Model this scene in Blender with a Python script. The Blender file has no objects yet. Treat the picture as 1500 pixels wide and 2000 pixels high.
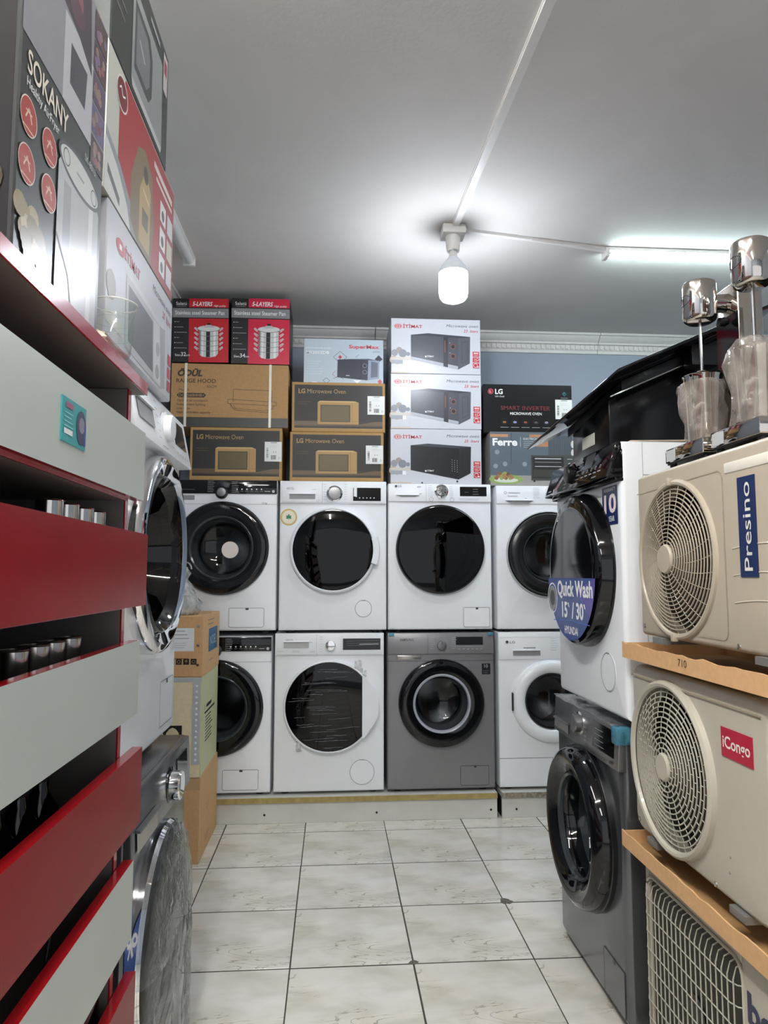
import bpy, bmesh, math, random
from mathutils import Vector, Matrix
random.seed(7)
PI = math.pi
scene = bpy.context.scene
col = scene.collection

# ------------------------------------------------------------------ camera
cam_d = bpy.data.cameras.new('camera'); cam = bpy.data.objects.new('camera', cam_d); col.objects.link(cam)
cam_d.sensor_fit = 'VERTICAL'; cam_d.sensor_height = 36.0; cam_d.lens = 36.0 * 1385 / 2000
cam_d.clip_start = 0.02
cam.location = (0, 0, 1.32)
cam.rotation_euler = (math.radians(90 + 5.08), 0, math.radians(-4.13))
scene.camera = cam
# ------------------------------------------------------------------ light
w = bpy.data.worlds.new('world'); scene.world = w; w.use_nodes = True
w.node_tree.nodes['Background'].inputs[0].default_value = (0.80, 0.88, 1.0, 1)
w.node_tree.nodes['Background'].inputs[1].default_value = 0.25
def area(name, loc, rot, sx, sy, power, colr):
    l = bpy.data.lights.new(name, 'AREA'); l.shape = 'RECTANGLE'; l.size = sx; l.size_y = sy
    l.energy = power; l.color = colr
    o = bpy.data.objects.new(name, l); col.objects.link(o); o.location = loc; o.rotation_euler = rot
    return o
# weak fill added unseen behind the camera, shining in through the front opening
area('added_front_fill', (0.9, -2.35, 1.35), (math.radians(90), 0, 0), 3.2, 2.3, 4, (1.0, 0.95, 0.88))
BULB_E, TUBE_E, FRONT_E = 36.0, 23.0, 58.0
scene.view_settings.view_transform = 'Standard'
scene.view_settings.look = 'None'
scene.view_settings.exposure = 1.38
scene.view_settings.gamma = 1.0
scene.view_settings.use_curve_mapping = False

# ------------------------------------------------------------------ materials
def lin(c):
    c = c.lstrip('#'); v = [int(c[i:i+2], 16) / 255 for i in (0, 2, 4)]
    return tuple((x / 12.92 if x <= .04045 else ((x + .055) / 1.055) ** 2.4) for x in v) + (1,)
MATS = {}
def pm(name, hexc, rough=.5, metal=0., var=.04, scale=30., bump=0., bscale=None, coat=0., spec=.5, trans=0.):
    """procedural principled surface: base colour slightly varied by noise, optional fine relief"""
    if name in MATS: return MATS[name]
    m = bpy.data.materials.new(name); m.use_nodes = True; MATS[name] = m
    nt = m.node_tree; b = nt.nodes['Principled BSDF']
    b.inputs['Roughness'].default_value = rough; b.inputs['Metallic'].default_value = metal
    b.inputs['Coat Weight'].default_value = coat; b.inputs['Coat Roughness'].default_value = .04
    b.inputs['Specular IOR Level'].default_value = spec
    b.inputs['Transmission Weight'].default_value = trans
    c = lin(hexc)
    tc = nt.nodes.new('ShaderNodeTexCoord')
    n = nt.nodes.new('ShaderNodeTexNoise'); n.inputs['Scale'].default_value = scale; n.inputs['Detail'].default_value = 3
    nt.links.new(tc.outputs['Object'], n.inputs['Vector'])
    r = nt.nodes.new('ShaderNodeValToRGB')
    r.color_ramp.elements[0].position = .3; r.color_ramp.elements[1].position = .7
    r.color_ramp.elements[0].color = tuple(max(0, x * (1 - var)) for x in c[:3]) + (1,)
    r.color_ramp.elements[1].color = tuple(min(1, x * (1 + var)) for x in c[:3]) + (1,)
    nt.links.new(n.outputs['Fac'], r.inputs['Fac']); nt.links.new(r.outputs['Color'], b.inputs['Base Color'])
    if bump:
        n2 = n
        if bscale:
            n2 = nt.nodes.new('ShaderNodeTexNoise'); n2.inputs['Scale'].default_value = bscale; n2.inputs['Detail'].default_value = 4
            nt.links.new(tc.outputs['Object'], n2.inputs['Vector'])
        bp = nt.nodes.new('ShaderNodeBump'); bp.inputs['Strength'].default_value = bump; bp.inputs['Distance'].default_value = .01
        nt.links.new(n2.outputs['Fac'], bp.inputs['Height']); nt.links.new(bp.outputs['Normal'], b.inputs['Normal'])
    return m
def ink(hexc, rough=.4):
    return pm('ink_' + hexc.lstrip('#') + ('' if rough == .4 else '_%d' % int(rough * 100)), hexc, rough, var=.02)
def glass(name, tint, rough=.02, ior=1.5, diffuse=None, dfac=.0, bump=0., bscale=20.):
    """thin tinted glass or film: fresnel mix of tinted transparency and gloss"""
    if name in MATS: return MATS[name]
    m = bpy.data.materials.new(name); m.use_nodes = True; MATS[name] = m
    nt = m.node_tree; nt.nodes.clear()
    out = nt.nodes.new('ShaderNodeOutputMaterial'); tr = nt.nodes.new('ShaderNodeBsdfTransparent'); gl = nt.nodes.new('ShaderNodeBsdfGlossy')
    lw = nt.nodes.new('ShaderNodeLayerWeight'); lw.inputs[0].default_value = .5; pw = nt.nodes.new('ShaderNodeMath'); pw.operation = 'POWER'; pw.inputs[1].default_value = 5.; fr = nt.nodes.new('ShaderNodeMath'); fr.operation = 'MULTIPLY_ADD'
    nt.links.new(lw.outputs['Facing'], pw.inputs[0]); nt.links.new(pw.outputs[0], fr.inputs[0]); f0 = ((ior - 1) / (ior + 1)) ** 2; fr.inputs[1].default_value = .9 - f0; fr.inputs[2].default_value = f0
    mx = nt.nodes.new('ShaderNodeMixShader')
    tr.inputs[0].default_value = lin(tint); gl.inputs['Roughness'].default_value = rough
    last = tr.outputs[0]
    tc = nt.nodes.new('ShaderNodeTexCoord'); n = nt.nodes.new('ShaderNodeTexNoise'); n.inputs['Scale'].default_value = bscale; n.inputs['Detail'].default_value = 4
    n.inputs['Distortion'].default_value = .6
    nt.links.new(tc.outputs['Object'], n.inputs['Vector'])
    if diffuse:
        df = nt.nodes.new('ShaderNodeBsdfDiffuse'); df.inputs[0].default_value = lin(diffuse); m2 = nt.nodes.new('ShaderNodeMixShader')
        mr = nt.nodes.new('ShaderNodeMapRange'); mr.inputs[1].default_value = .35; mr.inputs[2].default_value = .7
        mr.inputs[3].default_value = dfac * .5; mr.inputs[4].default_value = dfac * 1.5
        nt.links.new(n.outputs['Fac'], mr.inputs[0]); nt.links.new(mr.outputs[0], m2.inputs[0])
        nt.links.new(last, m2.inputs[1]); nt.links.new(df.outputs[0], m2.inputs[2]); last = m2.outputs[0]
    if bump:
        bp = nt.nodes.new('ShaderNodeBump'); bp.inputs['Strength'].default_value = bump; bp.inputs['Distance'].default_value = .02
        nt.links.new(n.outputs['Fac'], bp.inputs['Height']); nt.links.new(bp.outputs[0], gl.inputs['Normal']); nt.links.new(bp.outputs[0], lw.inputs['Normal'])
    nt.links.new(fr.outputs[0], mx.inputs[0]); nt.links.new(last, mx.inputs[1]); nt.links.new(gl.outputs[0], mx.inputs[2])
    nt.links.new(mx.outputs[0], out.inputs[0])
    return m
def emis(name, hexc, s):
    m = bpy.data.materials.new(name); m.use_nodes = True; nt = m.node_tree; nt.nodes.clear()
    out = nt.nodes.new('ShaderNodeOutputMaterial'); e = nt.nodes.new('ShaderNodeEmission')
    e.inputs[0].default_value = lin(hexc); e.inputs[1].default_value = s
    nt.links.new(e.outputs[0], out.inputs[0]); MATS[name] = m; return m

WHITE = pm('white_enamel', '#eff2f6', .28, var=.01, coat=.3)
WHITE2 = pm('white_plastic', '#edf0f4', .35, var=.01)
SILVER = pm('silver_paint', '#88878a', .36, .35, var=.02)
DARKSIL = pm('dark_silver_paint', '#6f7276', .22, .75, var=.02)
GREYSTEEL = pm('brushed_steel_grey', '#8b8b8d', .3, .8, var=.03)
BLACKGL = pm('black_gloss', '#0a0b0e', .06, var=.05)
BLACK = pm('black_plastic', '#121316', .3, var=.05)
CHROME = pm('chrome', '#e8e8ea', .05, 1., var=.01)
STEEL = pm('stainless_steel', '#c9c6c2', .16, 1., var=.02)
DRUM = pm('drum_steel', '#9a9a9c', .28, 1., var=.15, scale=180)
RUBBER = pm('grey_rubber', '#6e7175', .55)
GAP = pm('dark_gap', '#0b0b0c', .8)
CARD = pm('cardboard', '#b08a5c', .75, var=.07, scale=60, bump=.03)
CARD2 = pm('light_cardboard', '#d6aa7a', .75, var=.06, scale=60, bump=.03)
CREAMCARD = pm('cream_cardboard', '#efdcb6', .7, var=.05, scale=50)
ACB = pm('cream_casing', '#b3a896', .42, var=.015, coat=.15)
ACW = pm('pale_casing', '#bcb7a8', .42, var=.015, coat=.15)
COIL = pm('coil_fin', '#37342c', .6, .1, var=.2, scale=200)
REDB = pm('red_laminate', '#880c13', .26, var=.05, scale=8, spec=.10)
REDE = pm('red_edge_band', '#a5121c', .18, var=.05, scale=14, coat=.4)
WHITEB = pm('white_laminate', '#bdc3bc', .4, var=.02, scale=6)
GREYB = pm('grey_laminate', '#77736e', .5, var=.03)
GLASSCLEAR = glass('door_glass', '#b9bec0')
GLASSDARK = glass('dark_door_glass', '#2c3036', ior=1.45)
GLASSBLK = glass('black_door_glass', '#0b0d11', ior=1.5)
FILM = glass('plastic_film', '#e9ecec', .12, 1.4, '#dfe3e4', .22, .6, 18.)
BAG = glass('plastic_bag', '#e6e8e8', .2, 1.35, '#e6e6e4', .45, .7, 24.)

# ------------------------------------------------------------------ object helpers
def setp(o, label=None, cat=None, group=None, kind=None):
    if label: o['label'] = label
    if cat: o['category'] = cat
    if group: o['group'] = group
    if kind: o['kind'] = kind
    return o
def thing(name, label, cat, loc=(0, 0, 0), rz=0., group=None, tilt=(0, 0)):
    o = bpy.data.objects.new(name, None); col.objects.link(o); o.empty_display_size = .05
    o.location = loc; o.rotation_euler = (tilt[0], tilt[1], math.radians(rz))
    return setp(o, label, cat, group)
def link(name, me, mats, parent=None, smooth=35):
    if not isinstance(mats, (list, tuple)): mats = [mats]
    for m in mats: me.materials.append(m)
    if smooth:
        me.shade_smooth(); me.set_sharp_from_angle(angle=math.radians(smooth))
    o = bpy.data.objects.new(name, me); col.objects.link(o)
    if parent: o.parent = parent
    return o
def mesh(name, bm, mats, parent=None, smooth=35, recalc=True):
    if recalc: bmesh.ops.recalc_face_normals(bm, faces=bm.faces)
    me = bpy.data.meshes.new(name); bm.to_mesh(me); bm.free()
    return link(name, me, mats, parent, smooth)
def addbox(bm, x0, x1, y0, y1, z0, z1, bev=0., seg=2):
    t = bmesh.new()
    vs = [t.verts.new((x, y, z)) for x in (x0, x1) for y in (y0, y1) for z in (z0, z1)]
    for f in ((0, 1, 3, 2), (4, 6, 7, 5), (0, 4, 5, 1), (2, 3, 7, 6), (0, 2, 6, 4), (1, 5, 7, 3)): t.faces.new([vs[i] for i in f])
    if bev: bmesh.ops.bevel(t, geom=t.edges[:], offset=bev, segments=seg, affect='EDGES', profile=.5)
    join(bm, t); return bm
def join(bm, t, M=None):
    vm = {}
    for v in t.verts: vm[v] = bm.verts.new(M @ v.co if M else v.co)
    for f in t.faces:
        try:
            nf = bm.faces.new([vm[v] for v in f.verts]); nf.material_index = f.material_index
        except ValueError: pass
    t.free()
def box(name, x0, x1, y0, y1, z0, z1, m, parent=None, bev=0., seg=2):
    return mesh(name, addbox(bmesh.new(), x0, x1, y0, y1, z0, z1, bev, seg), m, parent)
def addlathe(bm, prof, n=48, c=(0, 0, 0), axis='Y', a0=0., a1=2 * PI, noise=None):
    """revolve (r, h) about an axis through c; axis Y: h runs along +y; axis Z: along +z"""
    full = abs(a1 - a0 - 2 * PI) < 1e-6; cnt = n if full else n + 1
    rows = []
    for (r, h) in prof:
        if r < 1e-6:
            p = (c[0], c[1] + h, c[2]) if axis == 'Y' else (c[0], c[1], c[2] + h) if axis == 'Z' else (c[0] + h, c[1], c[2])
            rows.append([bm.verts.new(p)]); continue
        row = []
        for i in range(cnt):
            a = a0 + (a1 - a0) * i / n; rr = r * (1 + (noise(a, h) if noise else 0))
            ca, sa = rr * math.cos(a), rr * math.sin(a)
            p = (c[0] + ca, c[1] + h, c[2] + sa) if axis == 'Y' else (c[0] + ca, c[1] + sa, c[2] + h) if axis == 'Z' else (c[0] + h, c[1] + ca, c[2] + sa)
            row.append(bm.verts.new(p))
        rows.append(row)
    for A, B in zip(rows[:-1], rows[1:]):
        m = n if full else n
        for i in range(m):
            j = (i + 1) % cnt
            if len(A) == 1 and len(B) == 1: continue
            if len(A) == 1: f = (A[0], B[j], B[i])
            elif len(B) == 1: f = (A[i], A[j], B[0])
            else: f = (A[i], A[j], B[j], B[i])
            try: bm.faces.new(f)
            except ValueError: pass
    return bm
def lathe(name, prof, m, parent=None, **k):
    return mesh(name, addlathe(bmesh.new(), prof, **k), m, parent)
def addtube(bm, pts, r, n=8, closed=False):
    pts = [Vector(p) for p in pts]; rows = []; L = len(pts)
    for i, p in enumerate(pts):
        d = (pts[(i + 1) % L] - pts[i - 1]) if closed else (pts[min(i + 1, L - 1)] - pts[max(i - 1, 0)])
        d.normalize(); ref = Vector((0, 0, 1)) if abs(d.z) < .9 else Vector((1, 0, 0))
        u = d.cross(ref).normalized(); v = d.cross(u)
        rows.append([bm.verts.new(p + u * r * math.cos(2 * PI * k / n) + v * r * math.sin(2 * PI * k / n)) for k in range(n)])
    rng = range(L) if closed else range(L - 1)
    for i in rng:
        A, B = rows[i], rows[(i + 1) % L]
        for k in range(n): bm.faces.new((A[k], A[(k + 1) % n], B[(k + 1) % n], B[k]))
    if not closed: bm.faces.new(rows[0]); bm.faces.new(rows[-1])
    return bm
def tube(name, pts, r, m, parent=None, n=8, closed=False):
    return mesh(name, addtube(bmesh.new(), pts, r, n, closed), m, parent)
def addprism(bm, prof, a0, a1, axis='X'):
    """closed profile swept along an axis: X sweeps (y,z), Y sweeps (x,z), Z sweeps (x,y)"""
    f = {'X': lambda t, p: (t, p[0], p[1]), 'Y': lambda t, p: (p[0], t, p[1]), 'Z': lambda t, p: (p[0], p[1], t)}[axis]
    A = [bm.verts.new(f(a0, p)) for p in prof]; B = [bm.verts.new(f(a1, p)) for p in prof]; n = len(prof)
    for i in range(n): bm.faces.new((A[i], A[(i + 1) % n], B[(i + 1) % n], B[i]))
    bm.faces.new(A); bm.faces.new(B[::-1]); return bm
def prism(name, prof, a0, a1, m, parent=None, axis='X', bev=0.):
    bm = addprism(bmesh.new(), prof, a0, a1, axis)
    if bev:
        bmesh.ops.recalc_face_normals(bm, faces=bm.faces)
        bmesh.ops.bevel(bm, geom=bm.edges[:], offset=bev, segments=2, affect='EDGES', profile=.5)
    return mesh(name, bm, m, parent)
def rrect_hit(a, cx, cz, x0, x1, z0, z1, r):
    """where a ray from (cx, cz) at angle a leaves a rounded rectangle"""
    dx, dz = math.cos(a), math.sin(a); t = 1e9
    if dx > 1e-9: t = min(t, (x1 - cx) / dx)
    if dx < -1e-9: t = min(t, (x0 - cx) / dx)
    if dz > 1e-9: t = min(t, (z1 - cz) / dz)
    if dz < -1e-9: t = min(t, (z0 - cz) / dz)
    x, z = cx + dx * t, cz + dz * t
    if r > 0:
        for qx, qz, sx, sz in ((x1 - r, z1 - r, 1, 1), (x0 + r, z1 - r, -1, 1), (x0 + r, z0 + r, -1, -1), (x1 - r, z0 + r, 1, -1)):
            if (x - qx) * sx > 0 and (z - qz) * sz > 0:
                ox, oz = cx - qx, cz - qz; b = ox * dx + oz * dz; c = ox * ox + oz * oz - r * r
                D = b * b - c
                if D > 0:
                    t = -b + math.sqrt(D); return cx + dx * t, cz + dz * t
    return x, z
def shell(name, W, H, D, hole, m, parent, r=.012, cr=.0, z0=0., hd=.03, n=64, cap=True):
    """cabinet or casing: front at y=0 with a round hole (cx, cz, R), rounded front edges, closed back at y=D"""
    cx, cz, R = hole; x0, x1, za, zb = -W / 2, W / 2, z0, z0 + H
    angs = [2 * PI * i / n for i in range(n)]
    for px, pz in ((x0, za), (x1, za), (x0, zb), (x1, zb)):
        a = math.atan2(pz - cz, px - cx) % (2 * PI)
        if cr > 0: angs += [a - .05, a + .05, a - .1, a + .1]
        angs.append(a)
    angs = sorted(set(round(a % (2 * PI), 6) for a in angs))
    bm = bmesh.new()
    loops = [[(cx + R * math.cos(a), hd, cz + R * math.sin(a)) for a in angs], [(cx + R * math.cos(a), 0, cz + R * math.sin(a)) for a in angs]]
    for k in range(5):
        q = k / 4 * PI / 2; ins = r * (1 - math.sin(q)); y = r * (1 - math.cos(q))
        lp = []
        for a in angs:
            x, z = rrect_hit(a, cx, cz, x0 + ins, x1 - ins, za + ins, zb - ins, max(cr - ins, 0)); lp.append((x, y, z))
        loops.append(lp)
    loops.append([(p[0], D, p[2]) for p in loops[-1]])
    rows = [[bm.verts.new(p) for p in lp] for lp in loops]
    N = len(angs)
    for A, B in zip(rows[:-1], rows[1:]):
        for i in range(N): bm.faces.new((A[i], A[(i + 1) % N], B[(i + 1) % N], B[i]))
    if cap: bm.faces.new(rows[-1])
    return mesh(name, bm, m, parent, 30)

# ------------------------------------------------------------------ flat print: lettering and pictures on a face
TXT = {}
def glyphs(s, shear=0., bold=0.):
    k = (s, shear, bold)
    if k not in TXT:
        cu = bpy.data.curves.new('t', 'FONT'); cu.body = s; cu.size = 1.; cu.shear = shear; cu.offset = bold; cu.resolution_u = 3; cu.fill_mode = 'FRONT'
        ob = bpy.data.objects.new('t', cu); me = ob.to_mesh()
        vs = [(v.co.x, v.co.y) for v in me.vertices]; fs = [tuple(p.vertices) for p in me.polygons]
        ob.to_mesh_clear(); bpy.data.objects.remove(ob); bpy.data.curves.remove(cu)
        x0 = min(v[0] for v in vs); x1 = max(v[0] for v in vs)
        TXT[k] = ([(v[0] - x0, v[1]) for v in vs], fs, x1 - x0)
    return TXT[k]
class Art:
    """prints laid on a rectangular face; u, v run 0..1 from its lower left corner"""
    def __init__(s, W, H): s.W, s.H, s.g, s.t, s.k = W, H, [], [], 0
    def _add(s, L, vs, fs, m): s.k += 1; L.append((vs, fs, m, s.k))
    def poly(s, pts, m): s._add(s.g, [(u * s.W, v * s.H) for u, v in pts], [tuple(range(len(pts)))], m); return s
    def rect(s, u0, v0, u1, v1, m): return s.poly([(u0, v0), (u1, v0), (u1, v1), (u0, v1)], m)
    def ell(s, u, v, r, m, ry=None, n=24):
        """ellipse, radii in metres"""
        ry = ry or r; s._add(s.g, [(u * s.W + r * math.cos(2 * PI * i / n), v * s.H + ry * math.sin(2 * PI * i / n)) for i in range(n)], [tuple(range(n))], m); return s
    def ring(s, u, v, r, t, m, ry=None, n=24, a0=0., a1=2 * PI):
        ry = ry or r; P = []
        for i in range(n + 1):
            a = a0 + (a1 - a0) * i / n; P += [(u * s.W + r * math.cos(a), v * s.H + ry * math.sin(a)), (u * s.W + (r - t) * math.cos(a), v * s.H + (ry - t) * math.sin(a))]
        s._add(s.g, P, [(2 * i, 2 * i + 1, 2 * i + 3, 2 * i + 2) for i in range(n)], m); return s
    def line(s, pts, t, m):
        P, Fs = [], []
        q = [Vector((u * s.W, v * s.H)) for u, v in pts]
        for a, b in zip(q[:-1], q[1:]):
            d = b - a
            if d.length < 1e-7: continue
            nn = Vector((-d.y, d.x)).normalized() * t / 2; i = len(P); P += [tuple(a - nn), tuple(b - nn), tuple(b + nn), tuple(a + nn)]; Fs.append((i, i + 1, i + 2, i + 3))
        s._add(s.g, P, Fs, m); return s
    def text(s, body, u, v, h, m, w=None, al='L', shear=0., bold=0., rot=0.):
        """baseline at v, h = capital height as a share of the face height, w = width as a share of the face width"""
        vs, fs, wd = glyphs(body, shear, bold)
        sc = h * s.H / .70; sx = (w * s.W / wd) if w else sc
        off = {'L': 0, 'C': -wd * sx / 2, 'R': -wd * sx}[al]; c, n = math.cos(rot), math.sin(rot); P = []
        for x, y in vs:
            X, Y = x * sx + off, y * sc; P.append((u * s.W + X * c - Y * n, v * s.H + X * n + Y * c))
        s._add(s.t, P, fs, m); return s
    def lines(s, u, v, w, n, dv, m, t=.0015, jit=.35):
        """small print too fine to read"""
        for i in range(n): s.line([(u, v - i * dv), (u + w * (1 - jit * random.random()), v - i * dv)], t, m)
        return s
    def build(s, parent, O=(0, 0, 0), U=(1, 0, 0), V=(0, 0, 1), lift=.0005, names=('printed_picture', 'printed_lettering'), curve=None):
        O, U, V = Vector(O), Vector(U).normalized(), Vector(V).normalized(); N = U.cross(V)
        out = []
        for L, nm in ((s.g, names[0]), (s.t, names[1])):
            if not L: continue
            vs, fs, mi, mats = [], [], [], []
            for P, F, m, k in L:
                b = len(vs); h = lift + k * 2e-5
                for x, y in P:
                    p = O + U * x + V * y + N * h
                    if curve: p = p + N * curve(x, y)
                    vs.append(p)
                if m not in mats: mats.append(m)
                for f in F: fs.append(tuple(i + b for i in f)); mi.append(mats.index(m))
            me = bpy.data.meshes.new(nm); me.from_pydata(vs, [], fs)
            for p, i in zip(me.polygons, mi): p.material_index = i
            out.append(link(nm, me, mats, parent, 0))
        return out
def front(art, parent, W, y=0., z0=0., x0=None, **k):
    return art.build(parent, O=(-W / 2 if x0 is None else x0, y, z0), **k)
WHT = ink('#eceeee'); BLK = ink('#141416'); GRY = ink('#8d9092'); LGR = ink('#b9bcbe'); RED = ink('#b5202b'); TAN = ink('#b3905f'); DKG = ink('#3a3d40')
# ================================================================== the room
ZC, YB, XL, XR, YF = 2.95, 4.63, -0.985, 2.9, -2.2
def struct(o): o['kind'] = 'structure'; return o
def plaster(name, c1, c2, sc, bump):
    m = pm(name, c1, .8, var=.03, scale=sc, bump=bump, bscale=70.); nt = m.node_tree
    b = nt.nodes['Principled BSDF']; tc = [n for n in nt.nodes if n.type == 'TEX_COORD'][0]
    n = nt.nodes.new('ShaderNodeTexNoise'); n.inputs['Scale'].default_value = 1.3; n.inputs['Detail'].default_value = 6; n.inputs['Distortion'].default_value = .8
    r = nt.nodes.new('ShaderNodeValToRGB'); r.color_ramp.elements[0].position = .35; r.color_ramp.elements[1].position = .68
    r.color_ramp.elements[0].color = lin(c1); r.color_ramp.elements[1].color = lin(c2)
    nt.links.new(tc.outputs['Object'], n.inputs['Vector']); nt.links.new(n.outputs['Fac'], r.inputs['Fac']); nt.links.new(r.outputs['Color'], b.inputs['Base Color'])
    return m
CEIL = plaster('ceiling_plaster', '#cac8c3', '#d3d1ce', 3., .07)
WALL = plaster('blue_grey_wall_paint', '#98a1ae', '#9fa7b3', 3., .15)
TRIM = pm('moulding_paint', '#d6d4d0', .6, var=.03)
GROUT = pm('dark_grout', '#4a4740', .9, var=.25, scale=40)

m = bpy.data.materials.new('marbled_tile'); m.use_nodes = True; TILE = m; nt = m.node_tree; b = nt.nodes['Principled BSDF']
b.inputs['Roughness'].default_value = .16
tc = nt.nodes.new('ShaderNodeTexCoord')
def noise(sc, det, dist, vec=None):
    n = nt.nodes.new('ShaderNodeTexNoise'); n.inputs['Scale'].default_value = sc; n.inputs['Detail'].default_value = det; n.inputs['Distortion'].default_value = dist
    nt.links.new(vec or tc.outputs['Object'], n.inputs['Vector']); return n
def ramp(src, stops):
    r = nt.nodes.new('ShaderNodeValToRGB'); e = r.color_ramp.elements
    e[0].position, e[0].color = stops[0][0], lin(stops[0][1]); e[1].position, e[1].color = stops[-1][0], lin(stops[-1][1])
    for p, c in stops[1:-1]:
        x = e.new(p); x.color = lin(c)
    nt.links.new(src, r.inputs['Fac']); return r
mp = nt.nodes.new('ShaderNodeMapping'); mp.inputs['Rotation'].default_value = (0, 0, .5); mp.inputs['Scale'].default_value = (.55, 1.25, 1); mp.inputs['Location'].default_value = (3.1, 1.7, 0)
nt.links.new(tc.outputs['Object'], mp.inputs['Vector'])
r1 = ramp(noise(7, 6, .6, mp.outputs[0]).outputs['Fac'], [(.30, '#cfcdc3'), (.5, '#e2dfd8'), (.7, '#ebe8e2')])
r2 = ramp(noise(4.6, 5, 1.6, mp.outputs[0]).outputs['Fac'], [(.0, '#ffffff'), (.488, '#ffffff'), (.5, '#b5b0a6'), (.512, '#ffffff'), (1., '#ffffff')])
r3 = ramp(noise(3.2, 2, 0).outputs['Fac'], [(.52, '#000000'), (.62, '#ffffff')])
r4 = ramp(noise(5.5, 3, .4).outputs['Fac'], [(.4, '#ffffff'), (.7, '#f4eee4')])
def mult(fac, a, c):
    x = nt.nodes.new('ShaderNodeMix'); x.data_type = 'RGBA'; x.blend_type = 'MULTIPLY'
    if isinstance(fac, float): x.inputs[0].default_value = fac
    else: nt.links.new(fac, x.inputs[0])
    nt.links.new(a, x.inputs[6]); nt.links.new(c, x.inputs[7]); return x.outputs[2]
c = mult(r3.outputs['Color'], r1.outputs['Color'], r2.outputs['Color']); c = mult(.8, c, r4.outputs['Color'])
nt.links.new(c, b.inputs['Base Color'])

floor = struct(box('floor', XL - .1, XR + .1, YF - .1, YB + .1, -.12, -.0016, GROUT))
TX, TY = .419, .4247
tm = addbox(bmesh.new(), -TX / 2 + .0024, TX / 2 - .0024, -TY / 2 + .0040, TY / 2 - .0040, -.010, 0, .0008, 1)
bmesh.ops.recalc_face_normals(tm, faces=tm.faces); tme = bpy.data.meshes.new('tile'); tm.to_mesh(tme); tm.free(); tme.materials.append(TILE)
for i in range(-2, 8):
    for j in range(-11, 5):
        o = bpy.data.objects.new('tile', tme); col.objects.link(o); o.parent = floor
        o.location = (-.135 + TX * (i + .5) + random.uniform(-.0008, .0008), 2.532 + TY * (j + .5), random.uniform(-.0008, 0))
for cx, cy, s in ((.71, 2.965, .030), (.285, 2.535, .020)):       # chipped tile corners
    bm = bmesh.new(); P = [bm.verts.new((cx + s * random.uniform(.7, 1.25) * math.cos(a * PI / 6), cy + s * .8 * random.uniform(.6, 1.2) * math.sin(a * PI / 6), .0006)) for a in range(12)]
    bm.faces.new(P); mesh('chipped_corner', bm, pm('chipped_cement', '#6b665c', .95, var=.5, scale=90), floor)

ceiling = struct(box('ceiling', XL - .1, XR + .1, YF - .1, YB + .1, ZC, ZC + .1, CEIL))
struct(box('wall_back', XL - .1, XR + .1, YB, YB + .1, 0, ZC, WALL))
struct(box('wall_left', XL - .1, XL, YF, YB, 0, ZC, WALL))
struct(box('wall_right', XR, XR + .1, YF, YB, 0, ZC, WALL))
bm = bmesh.new()
addbox(bm, XL, -.72, YF - .1, YF, 0, ZC); addbox(bm, 2.52, XR, YF - .1, YF, 0, ZC); addbox(bm, -.72, 2.52, YF - .1, YF, 2.52, ZC); addbox(bm, -.72, 2.52, YF - .1, YF, 0, .18)
struct(mesh('wall_front', bm, WALL))
# crown moulding with a dentil band
CP = [(0, -.125), (.012, -.125), (.012, -.105), (.018, -.10), (.018, -.068), (.032, -.064), (.032, -.052), (.045, -.045), (.062, -.028), (.07, -.016), (.082, -.014), (.082, 0), (0, 0)]
t1 = None
def crown(segs, back):
    root = None
    for k, (a, b2) in enumerate(segs):
        if back: o = prism('trim_1' if root is None else 'moulding_piece', [(YB - d, ZC + z) for d, z in CP], a, b2, TRIM, root, 'X')
        else: o = prism('trim_2', [(XL + d, ZC + z) for d, z in CP], a, b2, TRIM, root, 'Y')
        if root is None: root = struct(o)
    bm = bmesh.new(); a, b2 = segs[0][0], segs[-1][1]; n = int((b2 - a) / .034)
    for i in range(n):
        t = a + (i + .5) * .034
        if back: addbox(bm, t - .010, t + .008, YB - .027, YB - .016, ZC - .098, ZC - .070)
        else: addbox(bm, XL + .016, XL + .027, t - .010, t + .008, ZC - .098, ZC - .070)
    d = mesh('dentil_row', bm, TRIM, root, 0); d['kind'] = 'stuff'
crown([(XL, .27), (.275, 1.795), (1.799, XR)], True)
crown([(YF, YB - .085)], False)

# ================================================================== ceiling fittings
PVC = pm('white_pvc', '#dedcd8', .4, var=.02)
def bar(name, a, b2, wd, ht, mt, parent=None):
    a, b2 = Vector(a), Vector(b2); d = (b2 - a).normalized(); s = d.cross(Vector((0, 0, 1))).normalized() * wd / 2; h = Vector((0, 0, -ht)); bm = bmesh.new()
    vs = [bm.verts.new(p) for p in (a - s, a + s, a + s + h, a - s + h, b2 - s, b2 + s, b2 + s + h, b2 - s + h)]
    for f in ((0, 1, 2, 3), (4, 7, 6, 5), (0, 4, 5, 1), (1, 5, 6, 2), (2, 6, 7, 3), (3, 7, 4, 0)): bm.faces.new([vs[i] for i in f])
    return mesh(name, bm, mt, parent)
o = thing('cable_trunking', 'white plastic cable trunking running along the ceiling towards the bulb', 'cable duct', (.56, 3.13, ZC))
bar('trunking_cover', (0, 0, 0), (.165, -4.9, 0), .030, .016, PVC, o); bar('trunking_base', (0, .01, 0), (.166, -4.92, 0), .036, .007, PVC, o)
o = thing('cable_trunking', 'thin white trunking on the ceiling between the bulb and the tube light', 'cable duct', (.60, 3.185, ZC))
bar('trunking_cover', (0, 0, 0), (.80, .15, 0), .022, .014, PVC, o); bar('loose_cable', (.35, .055, -.013), (.79, .135, -.03), .006, .006, PVC, o)
b = thing('light_bulb', 'large lit white bulb hanging from a ceiling holder', 'lamp', (.555, 3.18, ZC))
box('ceiling_mount', -.055, .055, -.05, .05, -.045, 0, PVC, b, .006)
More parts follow.
